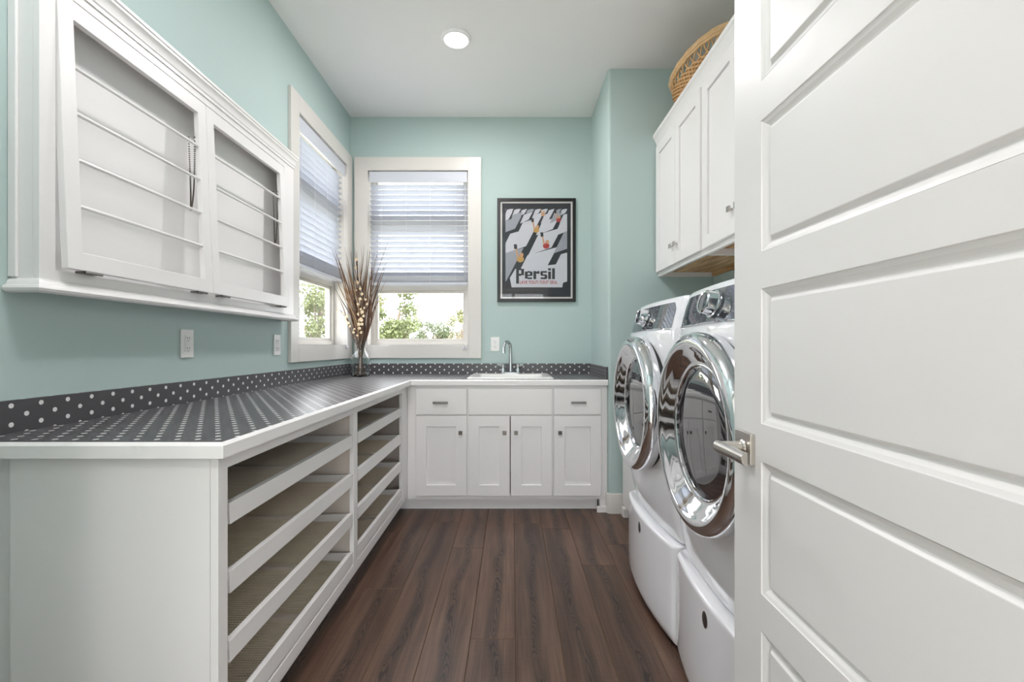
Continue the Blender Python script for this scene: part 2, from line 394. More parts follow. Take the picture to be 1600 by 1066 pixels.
# ------------------------------------------------------------------ floor: subfloor + separate planks
fl = B('floor', SUBF, None, (XL, XR, YF-0.115, YB, -0.05, -0.009))
tag(B('floor_hall', mat('pale_hall_tile', srgb(214, 208, 198), 0.4, var=0.05), None, (XL, XR, HY0, YF-0.115, -0.05, 0.0)), 'pale smooth floor of the hall outside the doorway', 'floor', kind='structure')
tag(fl, 'dark brown wood plank floor', 'floor', kind='structure')
PW, PL = 0.176, 1.83
plank_mesh = {}
def plank_me(w, l):
    key = (round(w, 3), round(l, 3))
    if key in plank_mesh: return plank_mesh[key]
    g, e, t = 0.0005, 0.0016, 0.009
    x0, x1, y0, y1 = -w/2+g, w/2-g, -l/2+g, l/2-g
    V = [(x0,y0,0),(x1,y0,0),(x1,y1,0),(x0,y1,0),(x0,y0,t-e),(x1,y0,t-e),(x1,y1,t-e),(x0,y1,t-e),(x0+e,y0+e,t),(x1-e,y0+e,t),(x1-e,y1-e,t),(x0+e,y1-e,t)]
    F = [(8,9,10,11),(4,5,9,8),(5,6,10,9),(6,7,11,10),(7,4,8,11),(0,1,5,4),(1,2,6,5),(2,3,7,6),(3,0,4,7)]
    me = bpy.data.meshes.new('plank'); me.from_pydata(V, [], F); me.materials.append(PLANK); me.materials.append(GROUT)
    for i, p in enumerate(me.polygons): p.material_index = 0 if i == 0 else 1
    plank_mesh[key] = me; return me
offs = [0.95, 0.28, 0.62, 1.10, 0.45, 0.02, 0.75, 0.30]
col = 0
k0 = math.floor((XL - 0.013) / PW)
for k in range(k0, 9):
    x0 = max(XL, 0.013 + k*PW); x1 = min(XR, 0.013 + (k+1)*PW)
    if x1 - x0 < 0.01: continue
    start = {-1: 1.78 - 3*PL, 0: 2.94 - 3*PL, -3: 1.13 - 2*PL, -2: 0.75 - 2*PL, 1: 1.02 - 2*PL, 2: 0.55 - 2*PL, 3: 0.80 - 2*PL, -4: 2.15 - 3*PL}.get(k, HY0 - offs[(k*3) % 8])
    y = start
    while y < YB:
        a, b = max(y, YF-0.115), min(y + PL, YB)
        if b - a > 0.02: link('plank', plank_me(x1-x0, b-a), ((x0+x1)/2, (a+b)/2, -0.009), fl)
        y += PL

# ------------------------------------------------------------------ windows
def window(name, T, u0, u1, label):
    z0, z1 = WZ; i0, i1, j0, j1 = u0+CW, u1-CW, z0+CW, z1-CW
    t = thing(name, T((u0+u1)/2, 0, z0), label, 'window', kind='structure')
    for b in ((u0, i0, -0.02, 0, z0, z1), (i1, u1, -0.02, 0, z0, z1), (i0, i1, -0.02, 0, j1, z1), (i0, i1, -0.02, 0, z0, j0)):
        B('casing', TRIM, t, b, bevel=0.0015, T=T)
    e = 0.006
    B('jamb', TRIM, t, (i0+0.0005, i0+e, -0.019, WT, j0+e, j1-e), T=T); B('jamb', TRIM, t, (i1-e, i1-0.0005, -0.019, WT, j0+e, j1-e), T=T)
    B('jamb', TRIM, t, (i0+0.0005, i1-0.0005, -0.019, WT, j1-e, j1-0.0005), T=T); B('sill', TRIM, t, (i0+0.0005, i1-0.0005, -0.019, WT, j0+0.0005, j0+e), T=T)
    i0 += e; i1 -= e; j0 += e; j1 -= e
    f0, f1, fw = 0.085, 0.140, 0.030
    r1, r2 = 1.640, 2.180
    m = MB(T); us = [i0, i0+fw, i1-fw, i1]; zs = [j0, j0+fw, r1-0.022, r1+0.022, r2-0.042, r2+0.042, j1-fw, j1]
    def keep(u, z): return not (i0+fw < u < i1-fw and (j0+fw < z < r1-0.022 or r1+0.022 < z < r2-0.042 or r2+0.042 < z < j1-fw))
    # frame (swapped axes: slab in local u,z with thickness v)
    m.slab(us, zs, keep, f0, f1, 'XZ'); m.build('window_frame', TRIM, t, bevel=0.002)
    for za, zb in ((j0+fw, r1-0.022), (r1+0.022, r2-0.042), (r2+0.042, j1-fw)):
        sw = 0.022; m = MB(T)
        m.slab([i0+fw, i0+fw+sw, i1-fw-sw, i1-fw], [za, za+sw, zb-sw, zb], hole(i0+fw+sw, i1-fw-sw, za+sw, zb-sw), f0+0.016, f0+0.045, 'XZ')
        sa = m.build('sash', TRIM, t, bevel=0.002)
        B('pane', PANE, sa, (i0+fw+sw-0.004, i1-fw-sw+0.004, f0+0.028, f0+0.032, za+sw-0.004, zb-sw+0.004), T=T)
    return (i0, i1, j0, j1)
T1 = lambda u, v, z: (u, YB+v, z)
T2 = lambda u, v, z: (XL-v, u, z)
o1 = window('window_1', T1, W1[0], W1[1], 'white cased window above the counter, to the left of the poster')
o2 = window('window_2', T2, W2[0], W2[1], 'white cased window on the long wall beside the drying rack cabinet')

def blind(T, o, label, swap, tass_u):
    i0, i1, j0, j1 = o; g = 0.006; a, b = i0+g, i1-g
    t = thing('window_blind', T((i0+i1)/2, 0.045, 1.655), label, 'window blind', 'white slatted blinds on the two windows')
    B('valance', SLATM, t, (a, b, -0.004, 0.008, j1-0.094, j1-0.003), bevel=0.003, T=T)
    B('head_rail', TRIM, t, (a, b, 0.012, 0.065, j1-0.045, j1-0.003), T=T)
    w, th, ph = 0.050, 0.0026, math.radians(30)
    # slat cross-section: (v, z), room edge raised, slight crown
    cs = []
    for q in (-1, -0.5, 0, 0.5, 1): cs.append((q*w/2, 0.0022*(1-q*q)))
    top = [(v, z+th/2) for v, z in cs]; bot = [(v, z-th/2) for v, z in cs][::-1]
    ring = [(v*math.cos(ph) + z*math.sin(ph), -v*math.sin(ph) + z*math.cos(ph)) for v, z in top+bot]
    flat = top + bot
    def slat_mesh(rg):
        m = MB(lambda u, v, z: Vector(T(u, v, z)) - Vector(T((a+b)/2, 0, 0))); m.loft([[(a, v, z) for v, z in rg], [(b, v, z) for v, z in rg]], caps=True)
        return m
    proto = None; z = j1 - 0.118; n = 0; pf = None
    vc = 0.045
    while z > 1.735:
        loc = Vector(T((a+b)/2, vc, z))
        if proto is None:
            m = slat_mesh(ring); proto = m.build('slat', SLATM, None, origin=(0,0,0)); proto.parent = t; proto.location = loc - WLOC[t.name]; WLOC[proto.name] = loc
        else:
            c = proto.copy(); C.objects.link(c); c.parent = t; c.location = loc - WLOC[t.name]
        z -= 0.043
    for k in range(8):
        loc = Vector(T((a+b)/2, vc, 1.684 + k*0.0068))
        if pf is None:
            m = slat_mesh(flat); pf = m.build('slat', SLATM, None, origin=(0,0,0)); pf.parent = t; pf.location = loc - WLOC[t.name]
        else:
            c = pf.copy(); C.objects.link(c); c.parent = t; c.location = loc - WLOC[t.name]
    B('bottom_rail', SLATM, t, (a, b, vc-0.026, vc+0.026, 1.657, 1.678), bevel=0.003, T=T)
    for f in (0.12, 0.37, 0.62, 0.88):
        u = a + (b-a)*f
        m = MB()
        for v in (vc-0.027, vc+0.027): m.tube([T(u, v, 1.66), T(u, v, j1-0.04)], 0.0011, 5)
        m.build('ladder_cord', CORD, t)
    u = tass_u
    m = MB()
    for k in (-1, 1): m.tube([T(u+k*0.004, 0.006, j1-0.09), T(u+k*0.006, -0.012, 1.8), T(u+k*0.010, -0.024, 1.155)], 0.0012, 5)
    m.build('pull_cord', CORD, t)
    for k in (-1, 1):
        m = MB(); m.lathe([(0.002, 0.030), (0.006, 0.022), (0.009, 0.008), (0.010, 0.0), (0.0, 0.0)], Vector(T(u+k*0.010, -0.026, 1.122)), n=12, caps=False)
        m.build('tassel', ACORN, t, smooth=True)
blind(T1, o1, 'half-raised white slatted blind on the window left of the poster', False, o1[1]-0.025)
blind(T2, o2, 'half-raised white slatted blind on the window beside the drying rack cabinet', True, o2[1]-0.02)

# unseen glazing added behind the viewer to send daylight fill through the doorway
TH = lambda u, v, z: (u, HY0-v, z)
t = thing('hall_fill_window', (0, HY0, 0), 'large glazed opening added at the end of the hall, out of view, for daylight fill', 'window', kind='structure')
m = MB(TH); m.slab([HW[0], HW[0]+0.06, -0.005, 0.055, HW[1]-0.06, HW[1]], [HW[2], HW[2]+0.08, HW[3]-0.06, HW[3]], lambda u, z: not ((HW[0]+0.06 < u < -0.005 or 0.055 < u < HW[1]-0.06) and HW[2]+0.08 < z < HW[3]-0.06), 0.05, 0.10, 'XZ')
m.build('window_frame', TRIM, t)
B('pane', PANE, t, (HW[0]+0.055, 0.0, 0.07, 0.074, HW[2]+0.075, HW[3]-0.055), T=TH); B('pane', PANE, t, (0.05, HW[1]-0.055, 0.07, 0.074, HW[2]+0.075, HW[3]-0.055), T=TH)

# ------------------------------------------------------------------ recessed ceiling lights (one seen in the room, one added unseen in the hall)
def downlight(x, y, label, watts):
    t = thing('recessed_light', (x, y, ZC-0.012), label, 'ceiling light', 'round recessed ceiling lights')
    m = MB(); m.lathe([(0.070, 0.004), (0.074, -0.004), (0.086, -0.002), (0.091, 0.008), (0.091, 0.012)], (x, y, ZC-0.012), n=40, caps=False)
    m.build('trim_ring', CEIL, t, smooth=True)
    m = MB(); m.lathe([(0.071, 0.011), (0.071, 0.003), (0.05, -0.004), (0.02, -0.008), (0.0, -0.009)], (x, y, ZC-0.012), n=40, caps=False)
    m.build('lens', LENS, t, smooth=True)
    l = bpy.data.lights.new('lamp', 'AREA'); l.shape = 'DISK'; l.size = 0.13; l.energy = watts; l.color = (1.0, 0.955, 0.965)
    o = bpy.data.objects.new('lamp', l); C.objects.link(o); o.parent = t; o.location = (0, 0, -0.016)
downlight(-0.344, 2.81, 'lit round recessed ceiling light in front of the windows', LAMP_W)
def drum_fill(x, y, label):  # unseen fixture added to soften shadows and brighten the ceiling
    t = thing('added_drum_light', (x, y, ZC-0.11), label, 'ceiling light')
    m = MB(); m.lathe([(0.0, 0.11), (0.225, 0.11), (0.225, 0.098), (0.0, 0.098)], (x, y, ZC-0.11), n=48, caps=False); m.build('base_plate', NICKEL, t)
    m = MB(); m.lathe([(0.215, 0.0975), (0.215, 0.012), (0.207, 0.002), (0.19, 0.0), (0.0, 0.0)], (x, y, ZC-0.11), n=48, caps=False); m.build('fill_opal_shade', FILL_OPAL, t, smooth=True)
drum_fill(-0.47, 0.85, 'added round opal drum light, out of view on the ceiling, filling the room with soft light')
downlight(-0.10, -1.25, 'added recessed ceiling light, out of view in the hall, filling through the doorway', LAMP_W*1.1)  # hall lamp added as fill from behind the viewer

# ------------------------------------------------------------------ countertop
HOLE = (-0.270, 0.248, 3.250, 3.610)
XC, YC0, YC1 = -0.698, 1.095, 3.128
ct = thing('countertop', (-1.0, 2.4, 0.876), 'L-shaped grey countertop with white polka dots and white edge', 'countertop')
def uv_top(co, cen, nrm):
    if cen.x < XC: return (co.y - 1.205, co.x + 1.2332)
    return (co.x + 1.137, co.y - 3.75)
g_ = 0.001
m = MB(); m.slab([XL+g_, XC, HOLE[0], HOLE[1], XA-g_], [YC0, YC1, HOLE[2], HOLE[3], YB-g_],
     lambda x, y: (x < XC or y > YC1) and not (HOLE[0] < x < HOLE[1] and HOLE[2] < y < HOLE[3]), 0.8765, 0.914)
m.build('laminate_top', DOTS, ct, uv=uv_top)
m = MB(); m.sweep([(XL+g_, YC0), (XC, YC0), (XC, YC1), (XA-g_, YC1)], [(0, 0.876), (0.008, 0.876), (0.008, 0.906), (0, 0.9141)])
m.build('edge_band', WHITE, ct)
BS = 0.014; ZB = 1.001
def uv_left(co, cen, nrm): return (co.y - 1.205, co.z - 0.9867) if abs(nrm.z) < .5 else (co.y-1.205, co.x)
def uv_back(co, cen, nrm): return (co.x + 1.137, co.z - 0.974)
B('backsplash', DOTS, ct, (XL+g_, XL+BS, YC0, YB-BS, 0.9142, ZB), uv=uv_left)
B('backsplash', DOTS, ct, (XL+g_, XA-g_, YB-BS, YB-g_, 0.9142, ZB), uv=uv_back)
B('backsplash', DOTS, ct, (XA-BS, XA-g_, YC1, YB-BS, 0.9142, ZB), uv=lambda co, c, n: (co.y-3.15, co.z-0.974))

# ------------------------------------------------------------------ sink and faucet
sk = thing('sink', (-0.011, 3.46, 0.90), 'white drop-in sink set into the polka dot counter', 'sink')
def rrect(x0, x1, y0, y1, r, z, n=5):
    out = []
    for cx, cy, a0 in ((x1-r, y1-r, 0), (x0+r, y1-r, 90), (x0+r, y0+r, 180), (x1-r, y0+r, 270)):
        for i in range(n+1):
            a = math.radians(a0 + 90*i/n); out.append((cx + r*math.cos(a), cy + r*math.sin(a), z))
    return out
sx0, sx1, sy0, sy1 = -0.318, 0.296, 3.190, 3.715
rings = [rrect(sx0, sx1, sy0, sy1, 0.03, 0.9145), rrect(sx0+0.003, sx1-0.003, sy0+0.003, sy1-0.003, 0.03, 0.921), rrect(sx0+0.010, sx1-0.010, sy0+0.010, sy1-0.010, 0.03, 0.9255),
         rrect(-0.250, 0.228, 3.262, 3.600, 0.06, 0.9235), rrect(-0.243, 0.221, 3.270, 3.592, 0.06, 0.912), rrect(-0.225, 0.203, 3.29, 3.575, 0.06, 0.76), rrect(-0.19, 0.168, 3.32, 3.545, 0.05, 0.74)]
m = MB(); m.loft(rings); k = len(rings[0]); m.add([p for p in rings[-1]], [list(range(k))])
m.build('basin', SINKM, sk, smooth=True, angle=50)
m = MB(); m.lathe([(0.0, 0.0), (0.034, 0.0), (0.038, 0.002), (0.036, 0.004), (0.02, 0.001), (0.0, 0.001)], (-0.011, 3.43, 0.741), n=24, caps=False); m.build('drain', CHROME, sk, smooth=True)
fx, fy = -0.012, 3.665
fc = thing('faucet', (fx, fy, 0.925), 'chrome gooseneck faucet with two lever handles on the sink', 'faucet')
m = MB(); m.loft([rrect(fx-0.085, fx+0.085, fy-0.025, fy+0.025, 0.024, z) for z in (0.9245, 0.934)] + [rrect(fx-0.078, fx+0.078, fy-0.018, fy+0.018, 0.017, 0.940)], caps=True)
m.build('base_plate', FAUCETM, fc, smooth=True)
sd = Vector((-0.50, -0.87, 0)).normalized(); p0 = Vector((fx, fy, 0.935)); pts = [p0, p0+Vector((0,0,0.06)), p0+Vector((0,0,0.14)), p0+Vector((0,0,0.195))]
for i in range(1, 11):
    a = math.pi*i/10*0.95; pts.append(p0 + Vector((0,0,0.195)) + sd*(0.050*(1-math.cos(a))) + Vector((0,0,0.050*math.sin(a))))
pts.append(pts[-1] + Vector((0,0,-0.05)) + sd*0.004)
m = MB(); m.tube(pts, [0.018, 0.015] + [0.0125]*(len(pts)-2), 12); m.build('spout', FAUCETM, fc, smooth=True)
for sgn in (-1, 1):
    hx = fx + sgn*0.060
    m = MB(); m.lathe([(0.021, 0.0), (0.021, 0.018), (0.016, 0.036), (0.018, 0.044), (0.018, 0.064), (0.010, 0.072), (0.0, 0.073)], (hx, fy, 0.936), n=20, caps=False)
    h = m.build('handle', FAUCETM, fc, smooth=True)
    m = MB(); m.tube([(hx, fy, 0.988), (hx+sgn*0.022, fy-0.004, 0.993), (hx+sgn*0.046, fy-0.01, 0.998)], [0.012, 0.013, 0.014], 8, flat=1.0); m.build('lever', FAUCETM, h, smooth=True)

# ------------------------------------------------------------------ shaker door helper
def shaker(P, name, u0, u1, z0, z1, st, parent, material=None, th=0.020, rec=0.011):
    """P(u, d, z): d = distance out from the cabinet face"""
    material = material or WHITE
    i0, i1, j0, j1 = u0+st, u1-st, z0+st, z1-st
    m = MB(P); m.slab([u0, i0, i1, u1], [z0, j0, j1, z1], hole(i0, i1, j0, j1), 0.0005, th, 'XZ')
    d = m.build(name, material, parent, bevel=0.0018)
    B('panel', material, d, (i0, i1, 0.002, th-rec, j0, j1), T=P)
    return d

# ------------------------------------------------------------------ sink base cabinet
YS = 3.145
PS = lambda u, d, z: (u, YS - d, z)
sc = thing('sink_cabinet', (0, 3.45, 0), 'white base cabinet with four doors and two drawers under the sink', 'cabinet')
xs0, xs1 = -0.722, XA-0.002
m = MB(); m.slab([xs0, xs0+0.018, xs1-0.018, xs1], [YS+0.02, 3.75, 3.765], lambda x, y: x < xs0+0.018 or x > xs1-0.018 or y > 3.75, 0.09, 0.8755)
m.build('carcass', WHITE, sc)
B('bottom_panel', WHITE, sc, (xs0+0.019, xs1-0.019, YS+0.021, 3.749, 0.09, 0.108))
m = MB(); ops = [(-0.650, -0.322, 0.127, 0.656), (-0.289, 0.265, 0.127, 0.656), (0.298, 0.603, 0.127, 0.656), (-0.650, -0.322, 0.685, 0.842), (0.298, 0.603, 0.685, 0.842)]
m.slab([xs0, -0.650, -0.322, -0.289, 0.265, 0.298, 0.603, xs1], [0.088, 0.127, 0.656, 0.685, 0.842, 0.8755], lambda x, z: not any(a < x < b and c < z < d for a, b, c, d in ops), YS, YS+0.02, 'XZ')
m.build('face_frame', WHITE, sc)
B('toe_kick', WHITE, sc, (-0.789, 0.60, 3.205, 3.22, 0.0005, 0.0875))
B('foot', WHITE, sc, (0.607, xs1, YS, YS+0.06, 0.0005, 0.0875)); B('foot_block', WHITE, sc, (0.585, xs1, YS-0.02, YS-0.0002, 0.0005, 0.042), bevel=0.003)
def knob(P, u, z, parent, d0=0.0205, material=None):
    m = MB(P); m.box(u-0.005, u+0.005, d0, d0+0.016, z-0.005, z+0.005); m.box(u-0.013, u+0.013, d0+0.014, d0+0.023, z-0.013, z+0.013)
    return m.build('knob', material or DARKM, parent, bevel=0.0015)
for u0, u1, ku in ((-0.660, -0.312, -0.352), (-0.299, -0.015, -0.052), (-0.009, 0.2756, 0.028), (0.288, 0.613, 0.329)):
    d = shaker(PS, 'door', u0, u1, 0.1165, 0.666, 0.074, sc); knob(PS, ku, 0.552, d)
for u0, u1, pu in ((-0.660, -0.312, -0.489), (0.288, 0.613, 0.455)):
    d = B('drawer_front', WHITE, sc, (u0, u1, 0.0005, 0.020, 0.675, 0.852), T=PS, bevel=0.002)
    m = MB(PS)
    for k in (-1, 1): m.box(pu+k*0.036-0.004, pu+k*0.036+0.004, 0.0205, 0.040, 0.751, 0.765)
    m.box(pu-0.052, pu+0.052, 0.038, 0.046, 0.750, 0.766); m.build('pull', STEELD, d, bevel=0.0015)
B('false_front', WHITE, sc, (-0.299, 0.2756, 0.0005, 0.020, 0.675, 0.852), T=PS, bevel=0.002)

# ------------------------------------------------------------------ tray cabinet under the long counter
XS = -0.723
tc_ = thing('tray_cabinet', (-1.03, 2.1, 0), 'long white base cabinet with open pull-out mesh trays', 'cabinet')
B('end_panel', WHITE, tc_, (-1.235, XS-0.0205, 1.120, 1.138, 0.0005, 0.8755))
B('filler_strip', WHITE, tc_, (XL+0.001, -1.2355, 1.150, 1.165, 0.0005, 0.8755))
m = MB(); m.slab([1.120, 1.158, 2.080, 2.130, 2.995, 3.1445], [0.0005, 0.100, 0.145, 0.836, 0.8755],
     lambda y, z: (z > 0.1 or y < 1.158) and not ((1.158 < y < 2.08 or 2.13 < y < 2.995) and 0.145 < z < 0.836), XS-0.02, XS, 'YZ')
m.build('face_frame', WHITE, tc_, bevel=0.0012)
B('back_panel', TAUPE, tc_, (-1.325, -1.313, 1.166, 3.14, 0.10, 0.8755))
B('partition', TAUPE, tc_, (-1.3125, XS-0.0205, 2.094, 2.112, 0.1185, 0.8755)); B('side_lining', TAUPE, tc_, (-1.235, XS-0.0205, 1.1385, 1.146, 0.1185, 0.8755))
B('side_lining', TAUPE, tc_, (-1.3125, XS-0.0205, 3.125, 3.140, 0.1185, 0.8755)); B('bottom_panel', TAUPE, tc_, (-1.3125, XS-0.0205, 1.139, 3.14, 0.100, 0.118))
B('toe_kick', WHITE, tc_, (-0.805, -0.790, 1.1585, 3.2045, 0.0005, 0.0995))
tray_meshes = {}
def tray(y0, y1, ztop):
    w = y1 - y0; L = 0.535; c = Vector((XS-0.002, (y0+y1)/2, ztop)); key = round(w, 3)
    if key not in tray_meshes:
        h = w/2; fr = MB(); fr.box(-0.018, 0, -h, h, -0.055, 0)
        fr.box(-L, -0.018, -h, -h+0.014, -0.050, -0.002); fr.box(-L, -0.018, h-0.014, h, -0.050, -0.002); fr.box(-L, -L+0.014, -h+0.014, h-0.014, -0.050, -0.002)
        bk = MB(); bk.box(-L+0.014, -0.018, -h+0.014, h-0.014, -0.040, -0.037)
        ri = MB(); n = int((w-0.03)/0.011)
        for i in range(n+1):
            y = -h+0.016 + (w-0.032)*i/n; ri.box(-L+0.015, -0.019, y-0.0022, y+0.0022, -0.0370, -0.0325)
        n2 = int((L-0.035)/0.009)
        for i in range(n2+1):
            x = -L+0.016 + (L-0.036)*i/n2; ri.box(x-0.0012, x+0.0012, -h+0.015, h-0.015, -0.0370, -0.0350)
        cb = MB(); cb.box(-L+0.014, -0.018, -0.011, 0.011, -0.0368, -0.022)
        sl = MB(); sl.box(-L, -0.006, -h-0.010, -h-0.0005, -0.045, -0.022); sl2 = MB(); sl2.box(-L, -0.006, h+0.0005, h+0.010, -0.045, -0.022)
        ms = []
        for mb, nm, mt in ((fr, 'tray', WHITE), (bk, 'tray_bottom', MESHD), (ri, 'wire_mesh', MESHM), (cb, 'crossbar', TAUPE), (sl, 'slide', BLACKR), (sl2, 'slide', BLACKR)):
            o = mb.build(nm, mt, None, origin=(0, 0, 0)); ms.append((nm, o.data)); bpy.data.objects.remove(o)
        tray_meshes[key] = ms
    ms = tray_meshes[key]; t = link('tray', ms[0][1], c, tc_)
    for nm, me in ms[1:]:
        o = link(nm, me, c, t)
        if nm == 'wire_mesh': o['kind'] = 'stuff'
for zt in (0.742, 0.564, 0.386, 0.208):
    tray(1.171, 2.067, zt); tray(2.143, 2.982, zt)

# ------------------------------------------------------------------ drying rack cabinet on the long wall
XD = -1.262; DY0, DY1 = 1.215, 2.630; DZ0, DZ1 = 1.300, 2.150
dc = thing('drying_rack_cabinet', (-1.30, 1.92, 1.29), 'white wall cabinet with two tilting drying racks of thin rods', 'drying rack')
xb = XL+0.001
B('side_panel', WHITE, dc, (xb, XD-0.0185, DY0, DY0+0.018, DZ0, DZ1)); B('side_panel', WHITE, dc, (xb, XD-0.0185, DY1-0.018, DY1, DZ0, DZ1))
B('side_stile', WHITE, dc, (xb, xb+0.022, DY0-0.008, DY0-0.0002, DZ0+0.03, DZ1+0.09), bevel=0.002)
B('back_panel', mat('warm_white_back_panel', srgb(240, 239, 238), 0.5), dc, (xb, xb+0.006, DY0+0.0185, DY1-0.0185, DZ0, DZ1))
B('top_panel', WHITE, dc, (xb, XD-0.0185, DY0, DY1, DZ1+0.0005, DZ1+0.018)); B('bottom_panel', WHITE, dc, (xb+0.0065, XD-0.0185, DY0+0.0185, DY1-0.0185, DZ0, DZ0+0.018))
FY0, FY1, FYM = 1.262, 2.518, 1.876; FZ0, FZ1 = 1.362, 2.138
m = MB(); m.slab([DY0, FY0-0.003, FY1+0.003, DY1], [DZ0, FZ0-0.006, FZ1+0.003, DZ1+0.085], hole(FY0-0.003, FY1+0.003, FZ0-0.006, FZ1+0.003), XD-0.018, XD, 'YZ')
m.build('face_frame', WHITE, dc, bevel=0.001)
# crown and base mouldings returning to the wall
pth = [(xb, DY0), (XD, DY0), (XD, DY1), (xb, DY1)]
crown = [(0, 2.168), (0.006, 2.168), (0.006, 2.180), (0.011, 2.185), (0.013, 2.200), (0.019, 2.212), (0.027, 2.218), (0.027, 2.226), (0.033, 2.230), (0.033, 2.240), (0, 2.240)]
m = MB(); m.sweep(pth, [(o*0.62+0.0002, z) for o, z in crown]); m.build('crown_moulding', WHITE, dc, smooth=True, angle=25)
base = [(0, 1.288), (0.012, 1.288), (0.019, 1.292), (0.022, 1.299), (0.019, 1.306), (0.012, 1.309), (0.010, 1.314), (0.007, 1.322), (0.003, 1.326), (0, 1.326)]
m = MB(); m.sweep(pth, [(o+0.0002, z) for o, z in base]); m.build('base_moulding', WHITE, dc, smooth=True, angle=25)
TILT = 0.032; HF = FZ1-FZ0
def rackT(u, d, z):      # d = distance out of the rack's front plane; bottom stands proud of the face, top leans into the opening
    f = (FZ1 - z)/HF; return (XD + TILT*f + d, u, z)
for k, (u0, u1) in enumerate(((FY0, FYM-0.0015), (FYM+0.0015, FY1))):
    s_ = 0.046; m = MB(rackT)
    m.slab([u0, u0+s_, u1-s_, u1], [FZ0, FZ0+0.052, FZ1-0.055, FZ1], hole(u0+s_, u1-s_, FZ0+0.052, FZ1-0.055), -0.020, 0.0, 'XZ')
    fr = m.build('drying_frame', WHITE, dc, bevel=0.0015)
    for i in range(4):
        z = FZ1-0.055 + (FZ0+0.052-FZ1+0.055)*(i+1)/5
        m = MB(); m.tube([rackT(u0+s_-0.004, -0.008, z), rackT(u1-s_+0.004, -0.008, z)], 0.0055, 10); m.build('rod', WHITE, fr, smooth=True)
    for f in (0.13, 0.90):
        u = u0 + (u1-u0)*f; m = MB(); m.box(XD+0.001, XD+TILT-0.001, u-0.028, u+0.028, FZ0-0.0065, FZ0-0.0005); m.tube([(XD+TILT-0.003, u-0.028, FZ0-0.004), (XD+TILT-0.003, u+0.028, FZ0-0.004)], 0.0042, 8)
        m.build('hinge', STEELD, fr)
    # bead chain looped between the rack and the cabinet side
    m = MB(); uc = u1-s_-0.006; zt = FZ1-0.055-0.10
    pts = []
    nb = 150; drop = 0.30
    for i in range(nb):
        f = i/(nb-1)
        z = zt - drop*(1-(2*f-1)**2)**0.8 * (0.98) if True else zt
        pts.append((XD-0.030+0.022*f-0.002, uc+0.004*math.sin(f*9), z))
    for p in pts: m.lathe([(0.0, -0.0026), (0.0030, -0.0013), (0.0030, 0.0013), (0.0, 0.0026)], p, n=6, caps=False)
    ch = m.build('chain', CHAINM, fr, smooth=True); ch['kind'] = 'stuff'

# ------------------------------------------------------------------ outlets
def outlet(T, u, z, label, gfci=False):
    t = thing('wall_outlet', T(u, 0, z-0.058), label, 'outlet')
    B('cover_plate', PLAST, t, (u-0.036, u+0.036, 0.0003, 0.006, z-0.058, z+0.058), bevel=0.002, T=T)
    if gfci: f = B('receptacle', PLAST, t, (u-0.0168, u+0.0168, 0.0062, 0.009, z-0.0335, z+0.0335), bevel=0.001, T=T); fs = [f, f]
    else: fs = [B('receptacle', PLAST, t, (u-0.0165, u+0.0165, 0.0062, 0.0085, zc-0.0135, zc+0.0135), bevel=0.004, T=T) for zc in (z+0.0195, z-0.0195)]
    for f, zc in zip(fs, (z+0.021, z-0.021)):
        for a, b, c, d in ((-0.0075, -0.0055, -0.001, 0.007), (0.0055, 0.0075, -0.001, 0.006), (-0.002, 0.002, -0.0095, -0.006)):
            B('slot', SLOT, f, (u+a, u+b, 0.0086, 0.0094, zc+c, zc+d), T=T)
    if gfci:
        for k in (-1, 1): B('button', PLAST, fs[0], (u-0.008, u+0.008, 0.0091, 0.0102, z+k*0.005-0.0035, z+k*0.005+0.0035), T=T)
    else:
        m = MB(); c = Vector(T(u, 0.006, z)); nrm = (Vector(T(u, 1, z)) - Vector(T(u, 0, z))); m.lathe([(0.003, 0.0), (0.003, 0.0008), (0, 0.001)], c, nrm, n=8, caps=False); m.build('screw', NICKEL, t)
TL = lambda u, d, z: (XL+d, u, z); TB = lambda u, d, z: (u, YB-d, z)
outlet(TL, 1.872, 1.155, 'white outlet under the drying rack cabinet, farther from the windows', True)
outlet(TL, 2.590, 1.152, 'white outlet beside the window casing under the drying rack cabinet')
outlet(TB, -0.140, 1.162, 'white outlet behind the sink faucet')

# ------------------------------------------------------------------ framed poster
po = thing('framed_poster', (0.2025, YB, 1.512), 'black framed black and white poster with Persil lettering', 'poster')
px0, px1, pz0, pz1 = -0.122, 0.527, 1.512, 2.368
PP = lambda u, d, z: (u, YB-d, z)
fw = 0.026
m = MB(PP); m.slab([px0, px0+fw, px1-fw, px1], [pz0, pz0+fw, pz1-fw, pz1], hole(px0+fw, px1-fw, pz0+fw, pz1-fw), 0.001, 0.024, 'XZ'); m.build('frame', BLACKP, po, bevel=0.002)
a0, a1, c0, c1 = px0+fw, px1-fw, pz0+fw, pz1-fw; lw = 0.014
m = MB(PP); m.slab([a0, a0+lw, a1-lw, a1], [c0, c0+lw, c1-lw, c1], hole(a0+lw, a1-lw, c0+lw, c1-lw), 0.002, 0.014, 'XZ'); m.build('liner', LINER, po)
B('mat_board', MATB, po, (a0+lw, a1-lw, 0.002, 0.008, c0+lw, c1-lw), T=PP)
